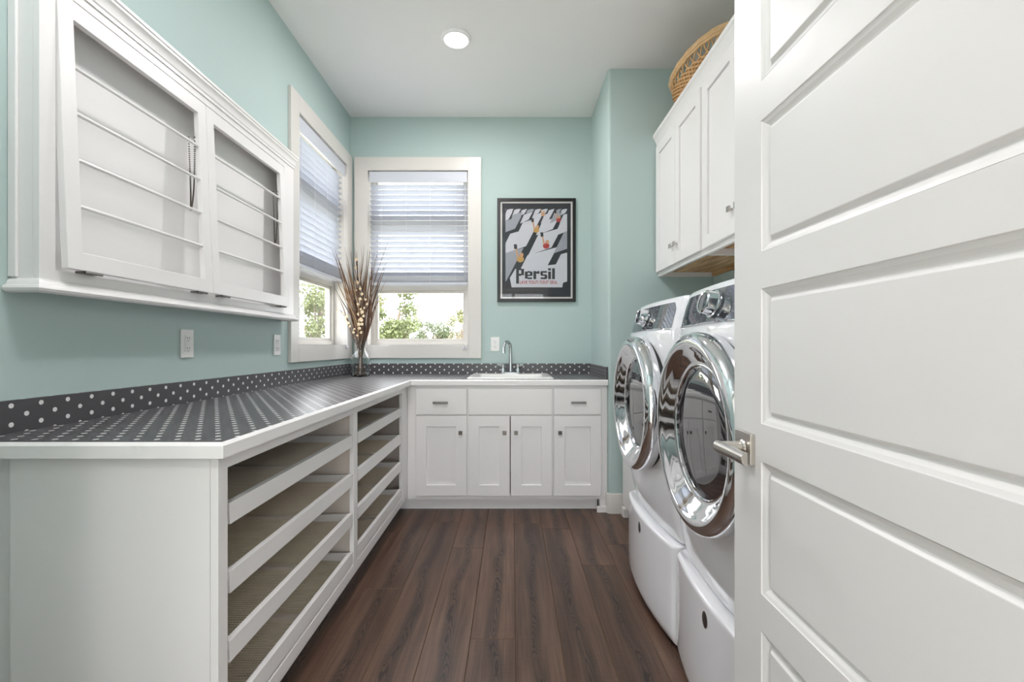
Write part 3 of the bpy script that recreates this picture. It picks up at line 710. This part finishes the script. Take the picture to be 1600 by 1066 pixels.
# print: generic slanted pale sheets with small figures, inside u[-.056,.459] z[1.63,2.283]
q0, q1, r0, r1 = -0.054, 0.457, 1.632, 2.282
def Q(x, y): return (q0 + (q1-q0)*x, r0 + (r1-r0)*y)
def clip(poly):
    def half(pl, ax, val, s):
        out = []
        for i in range(len(pl)):
            A, Bp = pl[i-1], pl[i]; ia, ib = s*(A[ax]-val) >= 0, s*(Bp[ax]-val) >= 0
            if ia != ib:
                t = (val-A[ax])/(Bp[ax]-A[ax]); out.append((A[0]+(Bp[0]-A[0])*t, A[1]+(Bp[1]-A[1])*t))
            if ib: out.append(Bp)
        return out
    for ax, val, s in ((0,0,1),(0,1,-1),(1,0,1),(1,1,-1)):
        poly = half(poly, ax, val, s)
        if not poly: return []
    return poly
def patch(name, pts, d, mt, th=0.0004):
    pts = clip(pts)
    if len(pts) < 3: return
    mb = MB(); mb.prism([Q(x, y) for x, y in pts], YB-d-th, YB-d, P=lambda u, v, w: (u, w, v)); return mb.build(name, mt, po)
Rp = random.Random(4)
rows = [(0.0, 0.46), (0.44, 0.27), (0.68, 0.17), (0.835, 0.10), (0.925, 0.065)]
lev = 0
for ri_, (y0, h) in enumerate(rows):
    w = 0.42*h/0.27 if ri_ else 0.50; slope = 0.62; x = -0.45 - 0.13*ri_
    gp = 0.035*h/0.27
    j = 0
    while x < 1.3:
        ww = w*(0.85+0.3*Rp.random()); dy = Rp.uniform(-0.02, 0.02)*h*3
        pts = [(x, y0+dy-0.02), (x+ww, y0+dy+ww*slope*0.35), (x+ww+h*0.62, y0+dy+h*0.93+ww*slope*0.35), (x+h*0.62, y0+dy+h*0.93)]
        if not (ri_ == 1 and x < -0.2) and not (ri_ == 0 and x > 0.86): patch('printed_sheet', pts, 0.0082 + 0.0002*(ri_ % 2), SHEET if (j+ri_) % 4 else SHEET2)
        x += ww + gp; j += 1
for (x, y, s, mt) in ((0.24, 0.36, 1.0, YELP), (0.66, 0.53, 0.9, REDP), (0.50, 0.73, 0.8, YELP), (0.86, 0.86, 0.65, REDP), (0.61, 0.93, 0.55, SKINP)):
    e = lambda cx, cy, rx, ry: [(cx+rx*math.cos(t), cy+ry*math.sin(t)) for t in [2*math.pi*i/14 for i in range(14)]]
    patch('printed_figure', e(x, y, 0.060*s, 0.042*s), 0.0088, mt); patch('printed_figure', e(x+0.02*s, y+0.055*s, 0.032*s, 0.028*s), 0.0090, SKINP)
    patch('printed_figure', [(x-0.05*s, y+0.02*s), (x-0.02*s, y+0.02*s), (x-0.06*s, y+0.14*s), (x-0.085*s, y+0.14*s)], 0.0089, SKINP)
    patch('printed_figure', [(x-0.10*s, y+0.13*s), (x-0.05*s, y+0.13*s), (x-0.055*s, y+0.19*s), (x-0.105*s, y+0.19*s)], 0.0091, INK)
# pale ground under the lettering
patch('printed_sheet', [(0.10, 0.0), (0.92, 0.0), (0.96, 0.16), (0.90, 0.30), (0.16, 0.235), (0.07, 0.12)], 0.00935, SHEET)
# "Persil": heavy block letters from bars (x0,x1,y0,y1 in letter cells; stem, bowls)
def letters(word, x, y, h, material, parent):
    G = {'P': (0.62, [(0, .22, -.42, 1), (.22, .40, .82, 1), (.22, .40, .30, .50), (.40, .62, .36, .95)]),
         'e': (0.60, [(0, .22, .05, .70), (.22, .40, .58, .74), (.40, .60, .30, .70), (.22, .40, .28, .42), (.22, .56, 0, .16)]),
         'r': (0.48, [(0, .22, 0, .74), (.22, .34, .52, .68), (.30, .48, .50, .74)]),
         's': (0.54, [(.04, .52, .58, .74), (0, .20, .38, .66), (.06, .48, .30, .44), (.34, .54, .08, .36), (.02, .48, 0, .16)]),
         'i': (0.24, [(0, .22, 0, .70), (0, .22, .80, 1)]), 'l': (0.24, [(0, .22, 0, 1)])}
    for ch in word:
        w, bars = G[ch]; mb = MB(); k = 0
        for a, b, c, d in bars:
            mb.box(x+a*h*1.17, x+b*h*1.17, YB-0.0104-0.00002*k, YB-0.0098, y+c*h, y+d*h); k += 1
        mb.build('letter', material, parent); x += (w+0.07)*h*1.17
letters('Persil', 0.034, 1.700, 0.090, INK, po)
cu = bpy.data.curves.new('slogan', 'FONT'); cu.body = 'LAVE TOUT-TOUT SEUL'; cu.size = 0.036; cu.offset = 0.0008; cu.extrude = 0.0003; cu.space_character = 1.06
to = bpy.data.objects.new('slogan', cu); C.objects.link(to); bpy.context.view_layer.update()
sm = bpy.data.meshes.new_from_object(to.evaluated_get(bpy.context.evaluated_depsgraph_get())); bpy.data.objects.remove(to)
xw = max(v.co.x for v in sm.vertices); scl = 0.315/xw
for v in sm.vertices: v.co = Vector((v.co.x*scl, -v.co.z, v.co.y))
sm.materials.clear(); sm.materials.append(REDP)
link('lettering', sm, (0.062, YB-0.0100, 1.662), po)
B('glazing', PANE, po, (a0, a1, 0.0145, 0.0165, c0, c1), T=PP)

# ------------------------------------------------------------------ wall cabinets above the laundry machines
XU = 1.000; UZ0, UZ1 = 1.619, 2.520
PU = lambda u, d, z: (XU - d, u, z)
UC = (2.366, 3.1165)
def wall_cab(y0, y1, label):
    t = thing('wall_cabinet', ((XU+XR)/2, (y0+y1)/2, UZ0), label, 'cabinet', 'white wall cabinets over the laundry machines')
    B('side_panel', WHITE, t, (XU+0.0205, XR-0.001, y0, y0+0.016, UZ0, UZ1)); B('side_panel', WHITE, t, (XU+0.0205, XR-0.001, y1-0.016, y1, UZ0, UZ1))
    B('top_panel', WHITE, t, (XU+0.0205, XR-0.001, y0+0.0165, y1-0.0165, UZ1-0.018, UZ1)); B('bottom_panel', PLY, t, (XU+0.0205, XR-0.001, y0+0.0165, y1-0.0165, UZ0+0.030, UZ0+0.044))
    B('hanging_rail', PLY, t, (XR-0.018, XR-0.0015, y0+0.0165, y1-0.0165, UZ0+0.001, UZ0+0.0295))
    m = MB(); m.slab([y0, y0+0.035, y1-0.035, y1], [UZ0, UZ0+0.04, UZ1-0.05, UZ1], hole(y0+0.035, y1-0.035, UZ0+0.04, UZ1-0.05), XU, XU+0.02, 'YZ'); m.build('face_frame', WHITE, t)
    mid = (y0+y1)/2; a, b = y0+0.010, y1-0.014
    for u0, u1, ku in ((a, mid-0.002, mid-0.034), (mid+0.002, b, mid+0.034)):
        d = shaker(PU, 'door', u0, u1, UZ0+0.026, UZ1-0.022, 0.062, t); knob(PU, ku, 1.755, d, material=NICKEL)
    cr = [(0.0003, 2.500), (0.005, 2.500), (0.008, 2.512), (0.020, 2.545), (0.030, 2.562), (0.035, 2.566), (0.035, 2.588), (0.0003, 2.588)]
    m = MB(); m.sweep([(XU, y1), (XU, y0)], cr); m.build('crown_moulding', WHITE, t, smooth=True, angle=25)
    B('top_board', WHITE, t, (XU+0.0005, XR-0.001, y0, y1, 2.566, 2.588))
    return t
wall_cab(UC[0], UC[1], 'white two-door wall cabinet next to the teal corner wall, under the wicker basket')
wall_cab(UC[0]-0.7515, UC[0]-0.001, 'white two-door wall cabinet half hidden by the open door')

# ------------------------------------------------------------------ wicker basket on the wall cabinets
bk = thing('wicker_basket', (1.172, 2.70, 2.589), 'honey coloured wicker basket on top of the white wall cabinets', 'basket')
bcx, bcy, bz0, bh = 1.172, 2.70, 2.5885, 0.235
def bas(a, f, dr=0.0):      # f 0..1 up the flaring wall
    fl = 0.74 + 0.26*math.sin(f*math.pi/2)
    return (bcx + (0.190*fl+dr)*math.cos(a), bcy + (0.325*fl+dr)*math.sin(a), bz0 + 0.006 + bh*f*(0.86 + 0.14*math.sin(a)**2))
NS = 36
m = MB()
for i in range(14):
    f = 0.025 + 0.59*i/13; n = 72
    m.tube([bas(2*math.pi*j/n, f, 0.0065*(1 if (j+i) % 2 else -1)) for j in range(n+1)], 0.0070, 5, caps=False)
w_ = m.build('woven_wall', WICK, bk, smooth=True, angle=80); w_['kind'] = 'stuff'
m = MB()
for j in range(NS):
    a = 2*math.pi*j/NS; m.tube([bas(a, f) for f in (0.0, 0.2, 0.4, 0.62)], 0.0045, 5)
s_ = m.build('stakes', WICK, bk, smooth=True, angle=80); s_['kind'] = 'stuff'
m = MB()
for j in range(NS):
    a = 2*math.pi*j/NS
    for sg in (1, -1): m.tube([bas(a + sg*0.30*(f-0.62), f, 0.002*sg) for f in (0.60, 0.70, 0.80, 0.90)], 0.0045, 5)
s_ = m.build('lattice_band', WICK, bk, smooth=True, angle=80); s_['kind'] = 'stuff'
for dz, dr, rr in ((0.885, 0.004, 0.010), (0.94, 0.010, 0.012), (1.0, 0.004, 0.013), (0.955, -0.008, 0.010)):
    m = MB(); n = 96; m.tube([bas(2*math.pi*j/n, dz, dr + 0.002*math.sin(j*1.3)) for j in range(n+1)], rr, 7, caps=False); m.build('rim', WICKR, bk, smooth=True, angle=80)
m = MB(); m.lathe([(0.0, 0.0), (1.0, 0.0), (1.0, 0.008), (0.0, 0.008)], (0, 0, 0), n=40, caps=False)
m.v = [(bcx + x*0.139, bcy + y*0.235, bz0 + z) for x, y, z in m.v]; m.build('base', WICK, bk)

# ------------------------------------------------------------------ washer and dryer on pedestals
def machine(yc, label, plabel, name):
    hw = 0.340; XBK = 1.34
    t = thing(name, (0.97, yc, 0.402), label, 'washing machine' if name == 'washing_machine' else 'dryer')
    def front(tt, z):            # x of the bowed front at offset tt from the middle
        s = tt/hw; x = 0.616 - 0.030*(1-s*s)
        e = max(0.0, abs(tt)-(hw-0.03))/0.03; x += 0.03*(1-math.sqrt(max(0, 1-e*e)))
        if z > 1.205: x += (z-1.205)*0.26
        if z > 1.315: x += ((z-1.315)/0.022)**2*0.010
        if z < 0.52: x += 0.024*((0.52-z)/0.12)
        return x
    ts = [hw*q for q in (-1, -0.985, -0.955, -0.92, -0.85, -0.7, -0.5, -0.25, 0, 0.25, 0.5, 0.7, 0.85, 0.92, 0.955, 0.985, 1)]
    zs = [0.402, 0.43, 0.47, 0.52, 0.75, 1.0, 1.19, 1.205, 1.22, 1.26, 1.315, 1.328, 1.337]
    m = MB(); rings = []
    for z in zs: rings.append([(front(a, z), yc+a, z) for a in ts] + [(XBK, yc+hw, z), (XBK, yc-hw, z)])
    m.loft(rings, caps=True); m.build('cabinet_body', APPL, t, smooth=True, angle=40)
    # control panel: offset patch with rounded ends
    m = MB(); n = 26; pw = 0.292; rows_ = []
    for j in range(6):
        f = j/5; row = []
        for i in range(n+1):
            a = -pw + 2*pw*i/n; zlo = 1.214 + 0.004*math.cos(a/pw*1.5); zhi = 1.316
            e = max(0, abs(a)-(pw-0.03))/0.03; sh = 0.030*(1-math.sqrt(max(0, 1-e*e)))
            z = zlo + (zhi - sh - zlo)*f; row.append((front(a, z)-0.0022, yc+a, z))
        rows_.append(row)
    m.loft(rows_, closed_ring=False); back = [[(x+0.004, y, z) for x, y, z in r] for r in rows_]
    m.loft(back, closed_ring=False)
    ed = [rows_[0], back[0]]; m.loft(ed, closed_ring=False); m.loft([rows_[-1], back[-1]], closed_ring=False)
    pn = m.build('control_panel', PANELG, t, smooth=True, angle=50)
    m = MB(); m.tube([(x-0.001, y, z-0.002) for x, y, z in rows_[0]], 0.0028, 6); m.build('panel_trim', CHROME, t, smooth=True)
    # knob
    kz = 1.268; kx = front(0, kz)-0.002; ax = Vector((-1, 0, 0.26)).normalized(); kc = Vector((kx, yc, kz))
    m = MB(); m.lathe([(0.040, 0.0), (0.042, 0.003), (0.042, 0.008), (0.037, 0.010), (0.035, 0.032), (0.036, 0.036), (0.033, 0.040), (0.028, 0.038)], kc, ax, n=36, caps=False)
    kb = m.build('knob', CHROME, t, smooth=True)
    m = MB(); m.lathe([(0.0, 0.036), (0.0285, 0.037), (0.0285, 0.03), (0.0, 0.03)], kc, ax, n=36, caps=False); m.build('knob_face', PANELG, kb, smooth=True)
    # printed marks beside the knob
    mm = MB(); Rm = random.Random(3)
    for cidx in range(5):
        for r in range(4):
            a = -(0.07 + cidx*0.042); z = 1.298 - r*0.020; w = 0.010 + 0.010*Rm.random()
            x = front(a, z)-0.0024; x2 = front(a-w, z)-0.0024
            w *= 0.7; mm.add([(x-0.0003, yc+a, z), (x2-0.0003, yc+a-w, z), (x2-0.0003+0.0007, yc+a-w, z+0.0028), (x-0.0003+0.0007, yc+a, z+0.0028)], [(0, 1, 2, 3)])
    pm = mm.build('printed_marks', SHEET2, pn); pm['kind'] = 'stuff'
    # porthole door
    zc = 0.893; ax = Vector((-1, 0, 0)); c0 = Vector((0.574, yc, zc))
    m = MB(); m.lathe([(0.270, -0.045), (0.284, -0.030), (0.283, -0.014), (0.276, -0.006)], c0, ax, n=72, caps=False); m.build('gasket', BLACKR, t, smooth=True)
    m = MB(); m.lathe([(0.278, -0.010), (0.288, -0.008), (0.292, 0.006), (0.293, 0.034), (0.288, 0.049), (0.277, 0.058), (0.263, 0.061), (0.252, 0.057), (0.246, 0.050), (0.236, 0.043), (0.222, 0.034), (0.208, 0.022), (0.200, 0.018), (0.196, 0.020), (0.190, 0.014)], c0, ax, n=96, caps=False)
    dr = m.build('door_ring', CHROME, t, smooth=True, angle=60)
    m = MB(); m.lathe([(0.197, 0.012), (0.19, 0.018), (0.15, 0.023), (0.10, 0.0265), (0.05, 0.028), (0.0, 0.0285)], c0, ax, n=72, caps=False); m.build('door_glass', DOORG, dr, smooth=True)
    # pedestal: a separate drawer base the machine stands on
    p = thing('laundry_pedestal', (0.97, yc, 0), plabel, 'pedestal')
    B('base_box', APPL, p, (0.655, XBK, yc-hw+0.004, yc+hw-0.004, 0.012, 0.400), bevel=0.004)
    def dfront(tt, z):
        s = tt/hw; x = 0.606 - 0.036*(1-s*s); e = max(0.0, abs(tt)-(hw-0.024))/0.020; x += 0.024*(1-math.sqrt(max(0, 1-min(1, e)**2)))
        if z < 0.06: x += 0.02*((0.06-z)/0.05)**2
        if z > 0.383: x += 0.010*((z-0.383)/0.012)**2
        return x
    m = MB(); rings = []; hw2 = hw-0.004
    for z in (0.018, 0.03, 0.045, 0.06, 0.15, 0.25, 0.34, 0.375, 0.383, 0.388, 0.392, 0.395):
        rings.append([(dfront(a, z), yc+a*hw2/hw, z) for a in ts] + [(0.654, yc+hw2, z), (0.654, yc-hw2, z)])
    m.loft(rings, caps=True); df = m.build('drawer_front', APPL, p, smooth=True, angle=40)
    m = MB(); m.lathe([(0.0, 0.002), (0.9, 0.002), (1.0, 0.001), (1.0, 0.0), (0.0, 0.0)], (0, 0, 0), (-1, 0, 0), n=28, caps=False)
    xx = dfront(0, 0.335); m.v = [(xx + x*1.0 - 0.0002, yc + y*0.017, 0.336 + z*0.024) for x, y, z in m.v]; m.build('badge', STEELD, df, smooth=True)
    for sx in (0.70, 1.28):
        for sy in (-0.28, 0.28):
            m = MB(); m.lathe([(0.022, 0.0), (0.022, 0.004), (0.010, 0.006), (0.010, 0.0125)], (sx, yc+sy, 0.0005), n=14); m.build('foot', BLACKR, p)
machine(2.035, 'white front-loading laundry machine farther from the open door, chrome porthole ring', 'white drawer pedestal under the machine farther from the open door', 'washing_machine')
machine(1.345, 'white front-loading laundry machine partly behind the open door, chrome porthole ring', 'white drawer pedestal under the machine partly behind the open door', 'dryer')

# low white cabinet end between the machines and the jutting wall
lc = thing('low_cabinet', (1.05, 2.75, 0), 'low white cabinet tucked between the laundry machine and the jutting wall', 'cabinet')
B('body', WHITE, lc, (0.762, 1.36, 2.42, 3.085, 0.06, 0.60)); B('counter', WHITE, lc, (0.752, 1.36, 2.415, 3.09, 0.6005, 0.62), bevel=0.002)
B('door', WHITE, lc, (0.744, 0.7615, 2.45, 3.06, 0.09, 0.575), bevel=0.002); B('foot_block', WHITE, lc, (0.742, 0.80, 3.03, 3.085, 0.0005, 0.0595), bevel=0.003); B('toe_kick', WHITE, lc, (0.80, 0.815, 2.42, 3.03, 0.0005, 0.0595))

# ------------------------------------------------------------------ open panelled door with lever handle
XDR, DT = 0.508, 0.036
dy0, dy1 = 0.236, 1.040; st = 0.112
dr_ = thing('door_1', (XDR, dy0, 0), 'open white five-panel door standing in front of the laundry machines', 'door', kind='structure')
PD = lambda u, d, z: (XDR - d, u, z)
ops = [(1.686, 1.958), (1.337, 1.604), (0.987, 1.2615), (0.640, 0.909), (0.292, 0.564)]
zs = sorted([0.012, 2.072] + [z for o in ops for z in o])
i0, i1 = dy0+st, dy1-st
m = MB(PD); m.slab([dy0, i0, i1, dy1], zs, lambda u, z: not (i0 < u < i1 and any(a < z < b for a, b in ops)), -DT, 0.0, 'XZ'); m.build('leaf_frame', DOORW, dr_, bevel=0.001)
sp = [(0.0, 0.0), (0.001, 0.0020), (0.008, 0.0045), (0.015, 0.0090), (0.018, 0.0105), (0.020, 0.0105), (0.0225, 0.0085), (0.0265, 0.0040), (0.028, 0.0035)]
for a, b in ops:
    for side in (1, -1):
        m = MB()
        rings = []
        for w, d in sp:
            dd = -d if side == 1 else -DT + d
            rings.append([PD(u, dd, z) for u, z in ((i0+w, a+w), (i1-w, a+w), (i1-w, b-w), (i0+w, b-w))])
        m.loft(rings)
        m.build('sticking', DOORW, dr_)
    B('panel', DOORW, dr_, (i0+0.0278, i1-0.0278, -DT+0.0035, -0.0035, a+0.0278, b-0.0278), T=PD)
hz, hy = 0.928, 0.984
m = MB(PD); m.box(hy-0.033, hy+0.033, 0.0002, 0.010, hz-0.033, hz+0.033); ro = m.build('rose', NICKEL, dr_, bevel=0.001)
m = MB(); m.lathe([(0.016, 0.0), (0.014, 0.004), (0.0115, 0.006), (0.0115, 0.048)], PD(hy, 0.0102, hz), (-1, 0, 0), n=24); m.build('neck', NICKEL, ro, smooth=True)
# lever: flat bar with a softly arched outer face, pointing to the hinge side
m = MB(); sec = [(-0.0125, 0.052), (-0.012, 0.058), (-0.007, 0.062), (0, 0.0635), (0.007, 0.062), (0.012, 0.058), (0.0125, 0.052)]
m.loft([[PD(u, d, hz-0.003+z) for z, d in sec] for u in (hy+0.022, hy+0.02, hy-0.05, hy-0.100, hy-0.102)], caps=True); m.build('lever', NICKEL, ro, smooth=True, angle=30)
m = MB(PD); m.box(hy-0.033, hy+0.033, -DT-0.010, -DT-0.0002, hz-0.033, hz+0.033); m.build('rose', NICKEL, dr_, bevel=0.001)
for z in (0.25, 1.04, 1.85):
    m = MB(); m.tube([(XDR-0.004, dy0-0.006, z-0.045), (XDR-0.004, dy0-0.006, z+0.045)], 0.006, 10); m.build('hinge', NICKEL, dr_)
# doorway lining and casing
t = thing('trim_1', ((DO[0]+DO[1])/2, YF, 0), 'white casing around the doorway behind the open door', 'trim', kind='structure')
B('casing', TRIM, t, (DO[0]-0.09, DO[0], YF+0.0005, YF+0.018, 0.0005, DO[2]+0.09)); B('casing', TRIM, t, (DO[1], DO[1]+0.09, YF+0.0005, YF+0.018, 0.0005, DO[2]+0.09)); B('casing', TRIM, t, (DO[0], DO[1], YF+0.0005, YF+0.018, DO[2], DO[2]+0.09))

# ------------------------------------------------------------------ bottle vase with dried grasses
vx, vy, vz = -1.160, 3.485, 0.9148
m = MB(); pr = [(0.0, 0.0), (0.060, 0.0), (0.067, 0.006), (0.068, 0.05), (0.068, 0.135), (0.064, 0.152), (0.050, 0.172), (0.041, 0.190), (0.036, 0.212), (0.036, 0.235), (0.038, 0.262), (0.042, 0.295)]
inn = [(max(0, r-0.0035), h+(0.006 if i < 2 else 0)) for i, (r, h) in enumerate(pr)][::-1]
inn[0] = (0.0385, 0.295); inn[-1] = (0.0, 0.007)
m.lathe(pr + inn, (vx, vy, vz), n=40, caps=False)
va = m.build('glass_vase', GLASS, smooth=True, angle=60); tag(va, 'clear glass bottle vase in the counter corner between the windows', 'vase')
m = MB(); Rv = random.Random(8)
for i in range(46):
    a = Rv.uniform(0, 6.28); r = 0.052*math.sqrt(Rv.random()); s = Rv.uniform(0.006, 0.010); zz = vz+0.0085+s*0.6+Rv.uniform(0, 0.016)
    m.lathe([(0, -s*0.6), (s*0.8, -s*0.3), (s, 0), (s*0.7, s*0.4), (0, s*0.6)], (vx+r*math.cos(a), vy+r*math.sin(a), zz), (Rv.uniform(-.4, .4), Rv.uniform(-.4, .4), 1), n=7, caps=False)
pb = m.build('pebbles', PEBB, smooth=True); tag(pb, 'small brown pebbles in the bottom of the glass vase', 'pebbles', kind='stuff')
dg = thing('dried_grass_bouquet', (vx, vy, vz+0.04), 'tall dried brown grasses with cream blossoms standing in the glass vase', 'dried plants')
for i in range(84):
    a = Rv.uniform(0, 2*math.pi); ln = Rv.uniform(0.60, 1.0); sp_ = Rv.uniform(0.02, 0.165)
    if i % 6 == 0: sp_ *= 1.25; ln = Rv.uniform(0.95, 1.14)
    dx, dyy = math.cos(a)*sp_*1.05, math.sin(a)*sp_*0.7
    dyy = min(dyy, 0.12)
    b0 = Vector((vx - dx*0.15 + Rv.uniform(-.012, .012), vy - dyy*0.15 + Rv.uniform(-.012, .012), vz+0.035))
    nk = Vector((vx + dx*0.10 + Rv.uniform(-.015, .015), vy + dyy*0.08 + Rv.uniform(-.012, .012), vz+0.225))
    cur = Rv.uniform(-0.02, 0.03); pts = [b0, nk]
    for k in range(1, 8):
        f = k/7; pts.append(Vector((nk.x + dx*(f*0.75 + 0.45*f*f) + cur*math.sin(f*5), nk.y + dyy*(f*0.75 + 0.3*f*f), nk.z + (ln-0.19)*(f - 0.06*f*f*(1 if i % 3 else 2.2)))))
    wd = Rv.uniform(0.0026, 0.0052); rs = [0.0016, 0.0018, wd, wd*1.1, wd, wd*0.9, wd*0.75, wd*0.5, 0.0005]
    mb = MB(); mb.tube(pts, rs, 5, flat=0.5); mb.build('grass_blade', (GRASSD, GRASSK, GRASSD, GRASSL)[i % 4], dg, smooth=True, angle=80)
for i, (dx, dyy, ln) in enumerate(((-0.01, -0.05, 0.84), (0.025, -0.06, 0.62), (-0.13, -0.07, 0.46), (0.06, -0.05, 0.54))):
    b0 = Vector((vx, vy, vz+0.04)); pts = [b0, Vector((vx+dx*0.1, vy+dyy*0.1, vz+0.23))]
    for k in range(1, 6):
        f = k/5; pts.append(Vector((vx+dx*(0.1+0.9*f*f), vy+dyy*(0.1+0.9*f), vz+0.23+(ln-0.19)*f)))
    mb = MB(); mb.tube(pts, 0.002, 6); tw = mb.build('twig', GRASSK, dg, smooth=True)
    for k in range(9):
        f = 0.30 + 0.70*k/8; q = f*(len(pts)-2)+1; i_ = min(int(q), len(pts)-2); p = pts[i_].lerp(pts[i_+1], q-i_)
        p = p + Vector((Rv.uniform(-.016, .016), Rv.uniform(-.02, .0), 0)); s = Rv.uniform(0.008, 0.016)
        mb = MB()
        for pe in range(5):
            aa = 2*math.pi*pe/5 + Rv.random(); d = Vector((math.cos(aa), -0.5, math.sin(aa))).normalized(); e = d.cross(Vector((0, 1, 0))).normalized()*s*0.55
            mb.add([p, p+d*s*0.6+e, p+d*s*1.1, p+d*s*0.6-e, p+Vector((0, -s*0.3, 0))], [(0, 1, 4), (1, 2, 4), (2, 3, 4), (3, 0, 4), (0, 3, 2, 1)])
        mb.build('blossom', BLOOM, tw)

# ------------------------------------------------------------------ outdoors: lawn, trees, a far house
gz = -0.45
gm = MB(); gm.slab([-140, XL-WT, XR+WT, 140], [-60, HY0-WT, YB+WT, 160], lambda x, y: not (XL-WT < x < XR+WT and HY0-WT < y < YB+WT), gz-0.2, gz)
tag(gm.build('ground', LAWN), 'lawn outside the windows, made pale to bounce light indoors', 'lawn', kind='structure')
def tree(x, y, h, rx, seed, label, li, sparse=1.0, group='leafy trees outside the windows'):
    rt = random.Random(seed); t = thing('leafy_tree', (x, y, gz), label, 'tree', group)
    mb = MB(); mb.tube([(x, y, gz), (x+0.05*h*rt.uniform(-1, 1), y, gz+h*0.35), (x+0.06*h*rt.uniform(-1, 1), y, gz+h*0.75)], [0.035*h, 0.024*h, 0.008*h], 8); mb.build('trunk', BARK, t, smooth=True)
    blobs = []
    for i in range(15):
        a = rt.uniform(0, 6.28); rr = rx*math.sqrt(rt.random())*0.85; f = rt.uniform(0.30, 1.0)
        k = math.sqrt(max(0.08, 1-((f-0.55)/0.50)**2)); c = Vector((x+rr*k*math.cos(a), y+rr*k*math.sin(a), gz+h*f*0.94)); blobs.append((c, rx*rt.uniform(0.22, 0.42)))
        mb = MB(); s0 = Vector((x, y, gz+h*0.25*rt.uniform(0.8, 1.5))); mb.tube([s0, s0.lerp(c, 0.5)+Vector((0, 0, 0.04*h)), c], [0.010*h, 0.006*h, 0.003*h], 5); mb.build('branch', BARK, t, smooth=True)
    rg = np.random.default_rng(seed); n = int(5200*sparse)
    bi = rg.integers(0, len(blobs), n); cen = np.array([tuple(b[0]) for b in blobs])[bi]; br = np.array([b[1] for b in blobs])[bi][:, None]
    d = rg.normal(size=(n, 3)); d /= np.linalg.norm(d, axis=1)[:, None]; pos = cen + d*br*rg.random((n, 1))**0.45*np.array([1, 1, 0.8])
    u = rg.normal(size=(n, 3)); u /= np.linalg.norm(u, axis=1)[:, None]; w = np.cross(u, rg.normal(size=(n, 3))); w /= np.linalg.norm(w, axis=1)[:, None]
    s = (h*rg.uniform(0.010, 0.020, (n, 1)))
    V = np.stack([pos-u*s, pos+w*s*0.6, pos+u*s, pos-w*s*0.6], 1).reshape(-1, 3)
    me = bpy.data.meshes.new('crown'); me.from_pydata((V-np.array([x, y, gz])).tolist(), [], np.arange(4*n).reshape(-1, 4).tolist()); me.materials.append(LEAFS[li])
    o = link('crown', me, (x, y, gz), t); o['kind'] = 'stuff'
tree(-4.0, 15.6, 3.75, 1.15, 1, 'leafy green tree seen through the window by the poster, with the tallest crown', 0)
tree(-5.6, 17.8, 4.1, 1.3, 2, 'leafy tree outside whose crown spreads behind the dried grasses', 2, 0.7)
tree(-3.8, 22.0, 3.0, 1.6, 3, 'darker low round tree behind the tallest crown outside', 1)
tree(-1.75, 17.0, 3.0, 0.85, 4, 'thin small tree outside the window at the side nearer the poster', 2, 0.45)
tree(-2.9, 30.0, 2.6, 1.8, 9, 'small distant bush tree before the far house', 2, 0.6)
tree(-9.6, 22.4, 5.2, 2.0, 5, 'leafy tree outside the window beside the drying rack cabinet', 0)
tree(-9.2, 15.6, 4.0, 1.5, 6, 'dense low tree outside the window beside the drying rack cabinet', 1)
tree(-13.0, 25.0, 4.6, 2.2, 7, 'broad tree farther off outside the window beside the drying rack cabinet', 2)
hs = thing('far_house', (-9.5, 78, gz), 'far low house with rosy roof beyond the trees', 'house')
B('wall', SIDING, hs, (-14, -5.2, 78, 86, gz, 2.2))
m = MB(); m.prism([(-14.5, 2.15), (-4.7, 2.15), (-7.2, 3.6), (-12, 3.6)], 77.6, 86.4, P=lambda u, v, w: (u, w, v)); m.build('roof', ROOFM, hs)
